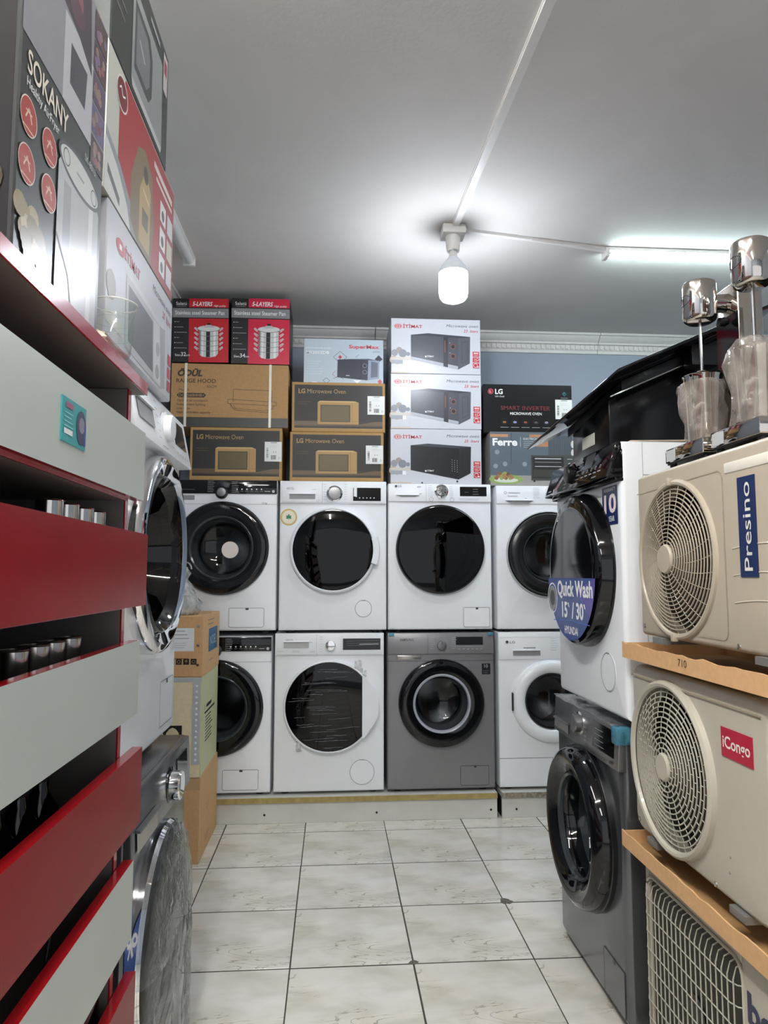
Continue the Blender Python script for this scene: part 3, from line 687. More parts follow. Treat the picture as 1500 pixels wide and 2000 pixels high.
for a, b2 in zip(rows[:-1], rows[1:]):
    for k in range(3): bm.faces.new((a[k], a[k + 1], b2[k + 1], b2[k]))
mesh('packing_film', bm, FILM, t)

# --- left hand pair, facing right across the aisle
def art_lw(A):
    A.lines(.05, .7, .2, 1, .1, GRY, .004); prog_lines(A, .36, .86, 6, .13, .05, GRY); prog_lines(A, .60, .86, 6, .13, .05, GRY)
    for i in range(5): A.ell(.70 + i * .055, .16, .004, GRY, n=8)
    A.lines(.40, .08, .14, 1, .1, GRY, .002)
t = washer('white washer with wide chrome door ring, stacked on a dark washer at the left', (-.46, 1.850, .868), 90, .60, .888, body=WHITE, D=.51,
    door=dict(cz=.490, R=.247, ri=.165, mat=CHROME, glass=GLASSDARK, prof=[(.252, 0), (.252, -.018), (.249, -.030), (.241, -.038), (.228, -.042), (.200, -.032), (.176, -.012), (.165, .01)],
        inner=[(.199, -.0315), (.195, -.036), (.176, -.016), (.166, .01)], inmat=BLACKGL),
    fas=dict(h=.140, mat=WHITE2, out=.035, slant=.028, art=art_lw, display=(.70, .93, .34, .86), knobs=[(.52, .50, .034, .022, WHITE2, WHITE)], handle=(.06, .30, .30, .62), lift=.0022),
    flap=dict(kind='rect', r=(.12, .27, .03, .15)))
t = washer('dark grey washer with film wrapped door, under the chrome ringed white washer', (-.42, 1.842, 0), 90, .60, .838, body=DARKSIL, D=.54, foot=.02,
    door=dict(cz=.435, R=.250, ri=.205, mat=BLACKGL, glass=BLACKGL, rim=CHROME, prof=[(.254, 0), (.254, -.014), (.249, -.024), (.238, -.030), (.222, -.034), (.205, -.036)], gprof=[(.206, -.036), (.13, -.048), (0, -.056)]),
    fas=dict(h=.130, mat=DARKSIL, out=.014, slant=.006, display=(.72, .93, .35, .8), knobs=[(.585, .46, .036, .030, CHROME, BLACKGL)], handle=(.05, .34, .08, .40), hmat=pm('satin_recess', '#b5b2ae', .25, .8), dmat=GREYSTEEL, lift=.002),
    panel_art=lambda A: A.rect(.02, .56, .11, .80, ink('#1d4f9c')).text('9', .05, .60, .06, WHT, bold=.02))
# loose film wrapped round that door, hanging to the floor
bm = bmesh.new(); rows = []; rnd = random.Random(5)
for i in range(41):
    a = PI * i / 40; ph = rnd.uniform(-1, 1); row = []
    for k, (rr, y) in enumerate(((.2545, -.018), (.246, -.033), (.215, -.042), (.15, -.054), (.07, -.063))):
        q = rr * (1 + .006 * math.sin(a * 17 + k) + .003 * ph); row.append((q * math.cos(a), y - .0025 * math.sin(a * 23 + k * 2), .455 + q * math.sin(a)))
    rows.append(row)
G = [[bm.verts.new(p) for p in r] for r in rows]
for A_, B_ in zip(G[:-1], G[1:]):
    for k in range(4): bm.faces.new((A_[k], A_[k + 1], B_[k + 1], B_[k]))
prev = None
for j in range(14):
    z = .455 - .44 * j / 13; row = []
    for i in range(37):
        x = .254 - .508 * i / 36; y = -.020 - .045 * math.cos(x / .275 * PI / 2) - .006 * math.sin(x * 60 + j * .5) - .003 * math.sin(x * 131 - j); row.append(bm.verts.new((x * (1 - .05 * j / 13), y, z)))
    if prev:
        for i in range(36): bm.faces.new((prev[i], prev[i + 1], row[i + 1], row[i]))
    prev = row
mesh('film_wrap', bm, glass('loose_film', '#f2f4f4', .1, 1.35, '#d8dcdd', .05, 1., 14.), t, 180)
# ================================================================== printed cartons
def carton(label, x0, x1, y, z0, z1, D, mat, art=None, rz=0., group=None, side=None, extra=None, name='appliance_carton', tilt=0., loc=None, cat='box'):
    """front at local y=0; for rz=0 x0..x1 are world X and y the front plane"""
    W, H = x1 - x0, z1 - z0
    t = thing(name, label, cat, loc or ((x0 + x1) / 2, y, z0), rz, group, (0, tilt))
    bm = addbox(bmesh.new(), -W / 2, W / 2, 0, D, 0, H, .0025, 1); mesh('carton', bm, mat, t)
    box('tape_seam', -W / 2 + .004, W / 2 - .004, D / 2 - .024, D / 2 + .024, H - .0005, H + .0006, pm('clear_tape', '#b9a687', .25), t)
    if art:
        A = Art(W, H); art(A); A.build(t, O=(-W / 2, 0, 0))
    if side:
        A = Art(D, H); side(A, 1); A.build(t, O=(W / 2, 0, 0), U=(0, 1, 0), names=('side_picture', 'side_lettering'))
        A = Art(D, H); side(A, 0); A.build(t, O=(-W / 2, D, 0), U=(0, -1, 0), names=('side_picture', 'side_lettering'))
    if extra: extra(t, W, H)
    return t
def sticker_label(t, x0, x1, z0, z1):
    s = box('barcode_label', x0, x1, -.0022, .0, z0, z1, ink('#dfe1de'), t)
    A = Art(x1 - x0, z1 - z0)
    A.rect(.35, .93, .72, .97, GRY).lines(.28, .82, .6, 3, .05, LGR, .0008)
    for k in range(12):
        A.rect(.38 + k * .025, .10, .38 + k * .025 + random.choice((.008, .016)), .32, BLK); A.rect(.10, .18 + k * .045, .22, .18 + k * .045 + random.choice((.014, .028)), DKG)
    A.ring(.86, .18, .008, .0016, DKG, n=3).ell(.52, .48, .003, GRY, n=8).ell(.66, .48, .003, GRY, n=8)
    A.build(s, O=(x0, -.0024, z0), lift=.0004, names=('barcode', 'x'))
STB, STR, STG = pm('black_card', '#17181b', .35, var=.04), ink('#c01f30', .3), ink('#85878a', .3)
def art_steam(red, size):
    def f(A):
        R_ = ink(red, .28)
        A.rect(.29, .86, 1, 1, R_).rect(0, .70, 1, .845, STG).rect(.29, 0, 1, .685, R_)
        A.text('Salatü', .06, .895, .05, WHT, w=.19).line([(.07, .875), (.24, .875)], .0012, LGR)
        A.text('5-LAYERS', .35, .885, .065, WHT, w=.36, shear=.25, bold=.025).text('High quality', .73, .875, .030, WHT, w=.22, shear=.3)
        A.text('Stainless steel Steamer Pan', .045, .745, .062, WHT, w=.88, bold=.008)
        for i in range(6): A.ell(.045, .63 - i * .082, .0025, WHT, n=8).line([(.065, .63 - i * .082), (.12 + .14 * ((i * 7) % 3) / 2, .63 - i * .082)], .002, LGR)
        A.text('Size:', .05, .095, .035, WHT, w=.10).text(size, .155, .095, .06, WHT, w=.09, bold=.01).text('cm', .25, .095, .035, WHT, w=.06)
        W, H = A.W, A.H; S1, S2 = ink('#c9cbc8', .3), ink('#6d7073', .3)
        for i in range(5):
            for sx in (-1, 1):
                u = .645 + sx * .225; v = .53 - i * .075
                A.line([(u - sx * .04, v - .02), (u + sx * .015, v + .015), (u + sx * .03, v + .005), (u - sx * .03, v - .04)], .005, S1)
        A.poly([(.475, .51), (.475, .14), (.52, .09), (.645, .075), (.77, .09), (.815, .14), (.815, .51)], S1)
        A.rect(.478, .13, .50, .52, S2).rect(.60, .08, .67, .51, ink('#17191c')).rect(.73, .10, .77, .51, ink('#e8eae8')).rect(.52, .10, .555, .51, ink('#e3e5e3'))
        for i in range(5): A.line([(.475, .50 - i * .078), (.56, .487 - i * .078), (.73, .487 - i * .078), (.815, .50 - i * .078)], .0025, S2)
        A.ell(.645, .525, .064, S2, .018).ell(.645, .530, .062, ink('#d5d8d5'), .017).poly([(.53, .545), (.60, .585), (.69, .585), (.76, .545)], ink('#b9bdbc')).rect(.615, .585, .675, .615, BLK)
    return f
g = 'steamer pan cartons'
carton('red and black steamer pan carton reading 32cm, nearest the left wall', -.913, -.598, 4.0, 2.520, 2.893, .32, STB, art_steam('#c21f2c', '32'), group=g, tilt=-.012, loc=(-.757, 4.0, 2.523))
carton('pinkish red and black steamer pan carton reading 34cm', -.587, -.256, 4.0, 2.520, 2.905, .33, STB, art_steam('#cf2545', '34'), group=g)
def art_odul(A):
    D_ = ink('#3a2f22')
    A.rect(0, 0, 1, .15, ink('#3b3d38'))
    A.text('ÖDÜL', .055, .80, .095, D_, w=.21, shear=.25, bold=.05).text('RANGE HOOD', .045, .695, .062, D_, w=.335, bold=.012).text('60CM', .385, .615, .042, D_, al='R')
    A.text('Models :', .07, .565, .036, D_, w=.10)
    A.poly([(.07, .46), (.28, .46), (.30, .495), (.28, .53), (.07, .53), (.05, .495)], D_).text('OG2560HHB+', .065, .475, .042, TAN, w=.22)
    for i, s in enumerate(('Optimal air circulation', 'Independent lighting', 'Low noise', 'High extraction capacity')): A.text(s, .055, .395 - .062 * i, .036, D_, w=(.26, .24, .11, .285)[i], bold=.004)
    A.line([(.53, .40), (.53, .60), (.86, .585), (.86, .40)], .0022, D_); A.line([(.485, .44), (.485, .375), (.90, .345), (.90, .405), (.485, .44)], .0022, D_)
    A.line([(.505, .37), (.545, .27), (.82, .235), (.885, .345)], .0022, D_); A.line([(.505, .37), (.52, .30), (.80, .265), (.885, .30)], .0018, D_); A.line([(.53, .355), (.56, .28)], .002, D_)
def straps(t, W, H):
    for u in (.125, .845):
        x = -W / 2 + u * W; bm = bmesh.new()
        addbox(bm, x - .007, x + .007, -.0024, -.0006, -.001, H + .002); addbox(bm, x - .007, x + .007, -.0024, .33, H + .0006, H + .002); mesh('packing_strap', bm, ink('#e0dccb', .3), t)
carton('brown range hood carton with white straps and hood outline drawing', -.917, -.26, 4.0, 2.1525, 2.516, .32, CARD, art_odul, extra=straps)
def art_lgo(A):
    K, Tn, T2 = ink('#1d1b19', .45), ink('#ad8a56', .5), ink('#7a6140', .5)
    A.rect(.028, .055, .972, .945, K).rect(.028, .13, .972, .215, ink('#5f4a31')).rect(.028, .105, .972, .13, ink('#3c3021')).rect(.028, .055, .972, .075, Tn)
    A.text('LG', .07, .775, .088, Tn, w=.072, bold=.03).text('Microwave Oven', .165, .775, .088, Tn, w=.41)
    A.lines(.07, .60, .14, 2, .045, T2, .0014)
    A.poly([(.275, .595), (.30, .625), (.67, .625), (.715, .595)], ink('#c2a26c')).rect(.275, .155, .715, .597, Tn).rect(.305, .20, .625, .545, ink('#40351f')).rect(.318, .22, .612, .525, ink('#5f5130'))
    A.line([(.645, .155), (.645, .597)], .0018, T2).line([(.645, .215), (.715, .215)], .0016, T2).poly([(.715, .155), (.90, .215), (.715, .215)], ink('#2a241b'))
KR = pm('kraft_card', '#ab8752', .7, var=.05, scale=60)
def lgo(lab, x0, x1, z0, z1, tilt=0.): carton(lab, x0, x1, 4.0, z0, z1, .36, KR, art_lgo, group='black and kraft microwave cartons', extra=lambda t, W, H: sticker_label(t, W * .31, W * .495, H * .36, H * .735))
lgo('kraft microwave carton with black front directly below the range hood carton', -.803, -.290, 1.8505, 2.1505)
lgo('kraft microwave carton with black front directly below the pale blue carton', -.238, .295, 2.133, 2.421)
lgo('kraft microwave carton with black front on the gold leaf sticker washer', -.246, .286, 1.8495, 2.132)
def art_sm(A):
    N, S_, Rd = ink('#2c3140', .3), ink('#8c9bb0', .3), ink('#c0454f')
    A.text('SuperMax', .565, .80, .075, Rd, w=.38, bold=.03).text('JAPAN', .95, .715, .035, ink('#55606b'), al='R').text('MICROWAVE OVEN', .03, .775, .032, WHT, w=.31).text('MS2052DB', .03, .665, .062, WHT, w=.29, bold=.015)
    A.lines(.04, .50, .22, 6, .055, ink('#d3dce2'), .002)
    A.line([(.37, .60), (.455, .73), (.54, .60), (.455, .47), (.37, .60)], .002, N).poly([(.455, .65), (.48, .60), (.455, .55), (.43, .60)], Rd)
    A.poly([(.94, .66), (.99, .57), (.94, .50), (.89, .57)], N).poly([(.955, .13), (.985, .075), (.955, .02), (.925, .075)], Rd)
    A.line([(.24, .08), (.285, .14), (.33, .08), (.285, .02), (.24, .08)], .002, N).line([(.40, .30), (.36, .22), (.42, .14)], .002, Rd).line([(.37, .12), (.43, .18), (.50, .12)], .002, N).line([(.65, .60), (.69, .66)], .002, N).poly([(.62, .10), (.72, .10), (.67, .03)], WHT).poly([(.1, .05), (.17, .05), (.135, .01)], WHT)
    A.poly([(.42, .155), (.80, .10), (.81, .575), (.425, .545)], N).poly([(.80, .10), (.945, .145), (.95, .535), (.81, .575)], S_).poly([(.84, .16), (.925, .18), (.93, .49), (.845, .52)], ink('#5a6376'))
    A.poly([(.425, .545), (.81, .575), (.95, .535), (.56, .56)], ink('#454b5c')).line([(.71, .115), (.72, .56)], .002, BLK).ring(.765, .42, .013, .002, S_).ring(.765, .28, .013, .002, S_)
    A.line([(.53, .20), (.575, .195)], .003, WHT)
carton('pale blue microwave carton with red lettering, top of the second column', -.176, .289, 4.05, 2.424, 2.695, .36, pm('pale_blue_card', '#b3c1ca', .35, var=.02), art_sm, cat='box')
def art_iti(vol, dark):
    def f(A):
        A.ell(.078, .853, .022, RED, .014, 28).ring(.078, .853, .018, .0018, WHT, .011).rect(.06, .835, .096, .868, WHT).rect(.067, .84, .089, .862, RED)
        A.text('İTİMAT', .132, .825, .056, RED, w=.215, bold=.018)
        A.text('Microwave oven', .975, .855, .052, ink('#3f4650'), w=.36, al='R', shear=.25).text(vol + '  liters', .975, .765, .05, RED, w=.165, al='R', shear=.25, bold=.008).line([(.88, .72), (.97, .72)], .002, LGR)
        for u, v, r, c in ((.04, .37, .02, '#8d8f96'), (.09, .42, .018, '#9a9488'), (.13, .36, .024, '#7f858e'), (.19, .35, .012, '#7d8590'), (.03, .24, .024, '#b99a8d'), (.07, .20, .014, '#c8a493')): A.ell(u, v, r, ink(c), n=14)
        A.rect(0, .24, .22, .29, ink('#c7c1b6')).rect(0, .17, .16, .24, ink('#9aa0a8')).rect(0, .0, .22, .03, ink('#c3b6a8')).poly([(.13, .165), (.17, .165), (.165, .235), (.13, .235)], ink('#e9ebec'))
        for k, v in enumerate((.325, .22, .115)):
            A.rect(.912, v, .985, v + .092, ink('#b9303a'))
            if k == 0: A.text('800' if vol == '23' else '900', .949, v + .045, .032, WHT, w=.05, al='C', bold=.01).line([(.925, v + .022), (.972, v + .022)], .0018, WHT)
            elif k == 1: A.text('5' if vol == '23' else '10', .935, v + .04, .034, WHT, al='C').ring(.965, v + .055, .008, .0016, WHT).line([(.925, v + .022), (.96, v + .022)], .0018, WHT)
            else: A.ring(.942, v + .05, .012, .002, WHT).line([(.955, v + .025), (.98, v + .025)], .005, WHT)
        b = '#4a4d55' if not dark else '#1c1f24'
        Fc, Tc, Sc = ink(b, .3), ink('#3b3e46' if not dark else '#3c4448', .3), ink('#54575e' if not dark else '#252a2e', .3)
        A.poly([(.22, .70), (.41, .735), (.885, .685), (.75, .655)], Tc).poly([(.22, .70), (.22, .25), (.745, .085), (.75, .655)], Fc).poly([(.75, .655), (.885, .685), (.878, .20), (.745, .085)], Sc)
        A.line([(.79, .585), (.85, .60), (.85, .26), (.79, .20), (.79, .585)], .0022, ink('#3a3d44' if not dark else '#14171a'))
        if not dark:
            A.poly([(.22, .25), (.745, .085), (.745, .145), (.22, .305)], ink('#a9adb5')).poly([(.585, .675), (.635, .67), (.632, .12), (.582, .14)], ink('#2a2c32')).line([(.60, .61), (.60, .39)], .004, ink('#a0453f'))
            for v in (.50, .325): A.ring(.69, v, .016, .004, ink('#8a4a3c')).ell(.69, v, .010, BLK, n=14)
            A.ell(.655, .565, .002, WHT, n=6).ell(.655, .385, .002, WHT, n=6)
        else:
            for i in range(3):
                for j in range(6): A.ell(.675 + i * .028, .44 - j * .04 - i * .008, .0022, LGR, n=6)
            A.ell(.345, .02, .005, BLK, n=8).ell(.73, .05, .006, BLK, n=8)
        A.text('İTİMAT', .40, .30 if not dark else .225, .028, WHT, w=.075, bold=.01); A.ell(.385, .31 if not dark else .235, .005, WHT, n=10)
    return f
IW = pm('white_glossy_card', '#c6c9d0', .3, var=.015)
g = 'white microwave cartons in the third column'
carton('white microwave carton reading 23 liters, topmost of its stack of three', .330, .855, 4.0, 2.484, 2.812, .38, IW, art_iti('23', 0), group=g)
carton('white microwave carton reading 23 liters, middle of its stack of three', .328, .856, 4.0, 2.159, 2.482, .38, IW, art_iti('23', 0), group=g)
carton('white microwave carton reading 25 liters with a plain black oven, bottom of its stack', .326, .853, 4.0, 1.8395, 2.1575, .38, IW, art_iti('25', 1), group=g)
def art_lgs(A):
    DR = ink('#7d2f34')
    A.ring(.085, .85, .017, .003, ink('#c04a58'), n=28).ell(.085, .85, .014, ink('#8f2436'), n=24).text('L', .075, .825, .05, WHT).text('LG', .135, .80, .10, WHT, w=.085, bold=.03).text("Life's Good", .135, .735, .035, WHT, w=.10)
    A.text('SMART INVERTER', .195, .475, .085, DR, w=.555).text('MICROWAVE OVEN', .30, .375, .055, WHT, w=.355, bold=.008)
    for i, c in enumerate(('#8a6238', '#8490b8', '#8a4a40', '#4a5058', '#8a84a0')):
        u = .235 + i * .118; A.ring(u, .235, .018, .0014, DKG).ell(u, .225, .011, ink(c), .007, 14); A.line([(u - .045, .12), (u + .045, .12)], .0022, LGR)
    A.ring(.915, .82, .013, .0022, ink('#3f8f9a'), n=4).text('P', .907, .80, .04, ink('#3f8f9a')); A.line([(.875, .735), (.955, .735)], .002, LGR)
carton('black smart inverter microwave carton on the picture fronted oven carton', .878, 1.412, 4.05, 2.1515, 2.444, .36, pm('black_glossy_card', '#121314', .28, var=.05), art_lgs, extra=lambda t, W, H: sticker_label(t, W * .31, W * .499, H * .30, H * .70))
def art_fer(A):
    rnd = random.Random(11)
    A.rect(0, .17, 1, 1, ink('#5e6a74', .35)).rect(.68, .30, .96, .93, ink('#4c535a', .35)).rect(0, 0, 1, .19, ink('#9a9a96', .35))
    for i in range(14): A.line([(.69 + i * .019, .58), (.69 + i * .019, .92)], .0016, ink('#6a727a'))
    A.rect(0, .90, .21, .955, ink('#b98a66')).rect(.46, .90, .66, .955, ink('#b08060')).rect(.54, .73, .68, .86, ink('#ae7f60')).line([(.25, .98), (.24, .40)], .002, BLK)
    for u, v in ((.06, .36), (.17, .40), (.40, .40), (.08, .62)): A.ell(u, v, .014, ink('#8d979c', .4), n=12)
    for v in (.78, .62, .45, .25): A.ell(.972, v, .012, ink('#c9cac2'), .022, 12)
    A.text('Ferre', .028, .745, .13, WHT, w=.29, bold=.035).line([(.355, .72), (.355, .90)], .0016, WHT).text('ELECTRICAL', .39, .855, .036, WHT, w=.17); A.lines(.39, .82, .12, 4, .035, LGR, .002)
    A.ell(.18, .115, .10, ink('#8fa860'), .028, 26).ell(.18, .10, .07, ink('#cfd6c8'), .014, 20)
    for k in range(26): A.ell(.05 + .25 * rnd.random(), .13 + .10 * rnd.random(), .011, ink(rnd.choice(('#8a5f45', '#a8795a', '#6f4a36', '#94a05a'))), .009, 9)
    A.rect(.475, .10, 1.0, .57, ink('#4a4d4c', .35)).rect(.49, .14, .86, .54, ink('#2f3233', .35)).rect(.52, .495, .83, .515, LGR).line([(.52, .44), (.83, .44)], .003, GRY).line([(.52, .36), (.83, .36)], .004, LGR).rect(.50, .16, .85, .30, ink('#3f413c'))
    A.ell(.93, .40, .010, LGR, n=14).ell(.93, .28, .010, GRY, n=14).line([(.90, .50), (.96, .50)], .003, LGR).rect(.50, .075, .52, .10, BLK)
carton('picture fronted oven carton with a plate of food, below the black carton', .905, 1.408, 4.0, 1.834, 2.149, .36, pm('grey_card', '#8f8b86', .5), art_fer)

# --- shipping cartons stacked on the floor by the left wall
def arrows(A, u, v, s, kinds='uruk'):
    for i in range(4):
        x = u + i * s * 1.25; A.rect(x, v, x + s, v + s * A.W / A.H, BLK)
        cx, cz = x + s / 2, v + s * A.W / A.H / 2
        if i % 2: A.ring(cx, cz, s * A.W * .3, .002, CRM, n=12)
        else: A.line([(cx, cz - .25 * s * A.W / A.H), (cx, cz + .2 * s * A.W / A.H)], .0022, CRM); A.line([(cx - s * .25, cz), (cx, cz + .3 * s * A.W / A.H), (cx + s * .25, cz)], .0022, CRM)
CRM = ink('#c8a070', .7)
def sh_bot(A, rt):
    if rt: A.lines(.30, .18, .25, 2, .05, ink('#6a4f34'), .004); A.rect(.02, .0, .04, .9, ink('#d4b58c')); A.lines(.35, .55, .2, 2, .05, ink('#7a5c3c'), .003)
carton('plain brown carton standing on the floor, lowest of the left wall stack', -.965, -.605, 3.43, 0, .383, .50, CARD2, lambda A: A.rect(0, .86, 1, 1, ink('#c9a57c', .25)).line([(.80, 0), (.80, .86)], .002, ink('#8a6a44')), side=sh_bot, name='shipping_carton')
def art_umb(A):
    A.rect(.52, .30, .76, .52, BLK)
    A.poly([(.64 + (x - .76) * .86, y + .10) for x, y in [(.655, .31), (.67, .35), (.71, .385), (.76, .40), (.81, .385), (.85, .35), (.865, .31), (.83, .325), (.795, .31), (.76, .325), (.725, .31), (.69, .325)]], ink('#e0cda6', .7)).line([(.64, .42), (.64, .32)], .004, ink('#e0cda6', .7))
def sh_mid(A, rt):
    A.rect(0, 0, 1, 1, ink('#ced0a6', .6)); A.line([(.30, .66), (.60, .66)], .016, DKG).line([(.2, .60), (.8, .60)], .010, DKG); A.lines(.25, .55, .45, 8, .035, DKG, .006); A.ring(.2, .66, .012, .003, DKG)
def rivets(t, W, H):
    s = box('tin_edge_strip', W / 2 - .040, W / 2 - .003, -.003, .0, .06, H - .01, pm('tin_strip', '#c6c9c9', .45, .2), t)
    for k in range(14): lathe('rivet', [(0, -.005), (.005, -.004), (.007, -.002)], WHITE2, s, c=(W / 2 - .022, 0, .08 + k * .026), n=8)
    box('top_strip', -W / 2, W / 2, -.002, .0, H - .022, H - .002, pm('tin_strip', '#c6c9c9', .45, .2), t)
carton('cream carton with riveted tin edge and black umbrella symbol', -.965, -.608, 3.43, .385, .843, .47, CREAMCARD, art_umb, side=sh_mid, extra=rivets, name='shipping_carton')
def art_top(A):
    arrows(A, .56, .20, .075); A.lines(.62, .30, .22, 1, .1, ink('#8a5f38'), .004)
    A.rect(.60, .42, .88, .80, WHT); A.lines(.63, .75, .2, 3, .06, GRY, .003); A.lines(.63, .55, .2, 3, .035, LGR, .002)
def sh_top(A, rt):
    A.rect(.30, .35, .85, .75, ink('#33658c', .5)).text('NOEL', .38, .46, .16, ink('#b9c8cc'), w=.40); A.lines(.25, .9, .4, 2, .07, ink('#8a6a44'), .006); A.lines(.35, .2, .3, 1, .05, ink('#8a6a44'), .006)
t3 = carton('orange brown carton with blue logo and white label, top of the left wall stack', -.965, -.604, 3.43, .845, 1.128, .47, CARD2, art_top, side=sh_top, name='shipping_carton')
for z in (.05, .14, .23): box('staple', .150, .162, -.004, .0, z, z + .01, STEEL, t3)
# crumpled plastic bag on top
bm = bmesh.new(); rnd = random.Random(2)
def bn(a, h): return .18 * math.sin(3 * a + h * 40) + .10 * math.sin(7 * a - h * 90) + .05 * math.sin(13 * a)
addlathe(bm, [(.0, .001), (.07, .001), (.085, .02), (.09, .06), (.075, .10), (.055, .14), (.03, .17), (.04, .20), (.03, .23)], 30, axis='Z', noise=bn)
o = mesh('plastic_bag', bm, BAG, None, 180); o.location = (-.735, 3.52, 1.1285); setp(o, 'crumpled white plastic bag lying on the topmost left wall carton', 'bag')
hd = bmesh.new(); addtube(hd, [(.02 + .03 * math.cos(a), 0, .22 + .035 * math.sin(a)) for a in [PI * i / 8 for i in range(9)]], .004, 5); mesh('bag_handle', hd, BAG, o)

# --- cartons above the left hand washers and shelf (fronts face the aisle)
def side_carton(label, X, Y0, Y1, z0, z1, D, mat, art, **k):
    return carton(label, 0, Y1 - Y0, 0, z0, z1, D, mat, art, rz=90, loc=(X, (Y0 + Y1) / 2, z0), **k)
def art_iti_l(A):
    art_iti('20', 0)(Art(1, 1))
    A.ell(.155, .77, .030, RED, .016, 24).rect(.14, .75, .17, .79, WHT); A.text('İTİMAT', .21, .735, .085, RED, w=.21, bold=.018)
    A.text('Microwave oven', .965, .83, .07, ink('#3f4650'), w=.34, al='R', shear=.25).text('20  liters', .965, .72, .07, RED, w=.16, al='R', shear=.25)
    A.poly([(.24, .64), (.76, .60), (.80, .03), (.24, .06)], ink('#b9bcc0', .3)).poly([(.27, .58), (.64, .555), (.66, .10), (.28, .13)], ink('#5a5d60', .3)).poly([(.66, .59), (.79, .585), (.80, .05), (.67, .055)], ink('#cfd2d4', .3)).poly([(.24, .64), (.34, .68), (.86, .63), (.76, .60)], ink('#d0d2d4', .3)).poly([(.76, .60), (.86, .63), (.88, .07), (.80, .03)], ink('#a4a8ad', .3))
    for v in (.36, .15): A.ell(.735, v, .018, ink('#a2a6aa'), n=18)
    A.ell(.06, .4, .03, ink('#a9a49e'), n=12).rect(0, .1, .2, .2, ink('#c9c3ba'))
    for v in (.34, .21, .08): A.rect(.925, v, .985, v + .105, ink('#b9303a'))
side_carton('white microwave carton lying on the chrome ringed washer at the left', -.435, 1.341, 1.890, 1.778, 2.046, .38, IW, art_iti_l)
def art_cof(A):
    Rr = ink('#a3222b', .3)
    A.poly([(.14, 0), (.14, .75), (.2, .98), (.99, .98), (.99, 0)], Rr).poly([(.0, .42), (.16, .34), (.33, .18), (.40, 0), (.0, 0)], ink('#8d9296', .3)).poly([(.0, .36), (.14, .28), (.26, .14), (.31, 0), (.0, 0)], ink('#d3d4d2', .3)).poly([(.03, .20), (.17, .10), (.17, .04), (.03, .14)], ink('#5d6063'))
    A.poly([(.30, .10), (.30, .42), (.38, .72), (.48, .80), (.60, .70), (.64, .30), (.60, 0), (.40, 0)], ink('#7c6a4c', .3)).poly([(.42, .05), (.42, .45), (.50, .66), (.58, .55), (.58, .05)], ink('#b39a66', .3)).poly([(.46, .2), (.55, .2), (.55, .34), (.46, .34)], ink('#59503c')).ell(.50, .62, .02, ink('#3f3a30'), n=14).line([(.46, .48), (.56, .44)], .006, ink('#d8cda0'))
    A.ell(.165, .83, .038, ink('#d8d3cc'), .036, 28).ell(.165, .83, .034, ink('#6e1a1f'), .032, 28); A.line([(.13, .84), (.15, .87), (.17, .82), (.20, .85)], .004, WHT)
    A.line([(.62, .86), (.95, .85)], .016, ink('#d9c8c2')); A.line([(.66, .78), (.95, .775)], .010, ink('#d9c8c2'))
    for k, v in enumerate((.58, .36, .14)): A.rect(.74, v - .07, .84, v + .10, ink('#d9dad8')).rect(.87, v - .07, .97, v + .10, ink('#bdb7a4' if k == 1 else '#c9cacc')).ell(.79, v, .014, ink('#4a443c'), n=12)
side_carton('red and white coffee machine carton on the left microwave carton', -.435, 1.310, 1.877, 2.048, 2.350, .36, pm('white_coffee_card', '#bdbeb6', .35, var=.02), art_cof)
def art_blk(A):
    S_ = ink('#8a8f90', .3)
    A.poly([(.30, .10), (.30, .80), (.86, .80), (.88, .10)], S_).poly([(.34, .20), (.34, .72), (.60, .72), (.66, .60), (.66, .30), (.60, .20)], ink('#3e4344', .3)).poly([(.37, .26), (.37, .66), (.56, .66), (.61, .56), (.61, .34), (.56, .26)], ink('#6d7274', .3))
    A.poly([(.30, .10), (.88, .10), (.86, .04), (.32, .04)], ink('#b4b8b8')).lines(.05, .80, .2, 6, .09, GRY, .003).line([(.42, .50), (.52, .42)], .006, LGR)
    A.rect(.88, .62, .97, .95, ink('#b9b2b4')).rect(.895, .78, .955, .9, ink('#8f4048')); A.line([(.60, .90), (.80, .90)], .012, GRY)
side_carton('dark grey appliance carton, topmost of the left stack near the ceiling', -.435, 1.320, 1.776, 2.352, 2.656, .36, pm('charcoal_card', '#2d3130', .3, var=.04), art_blk)
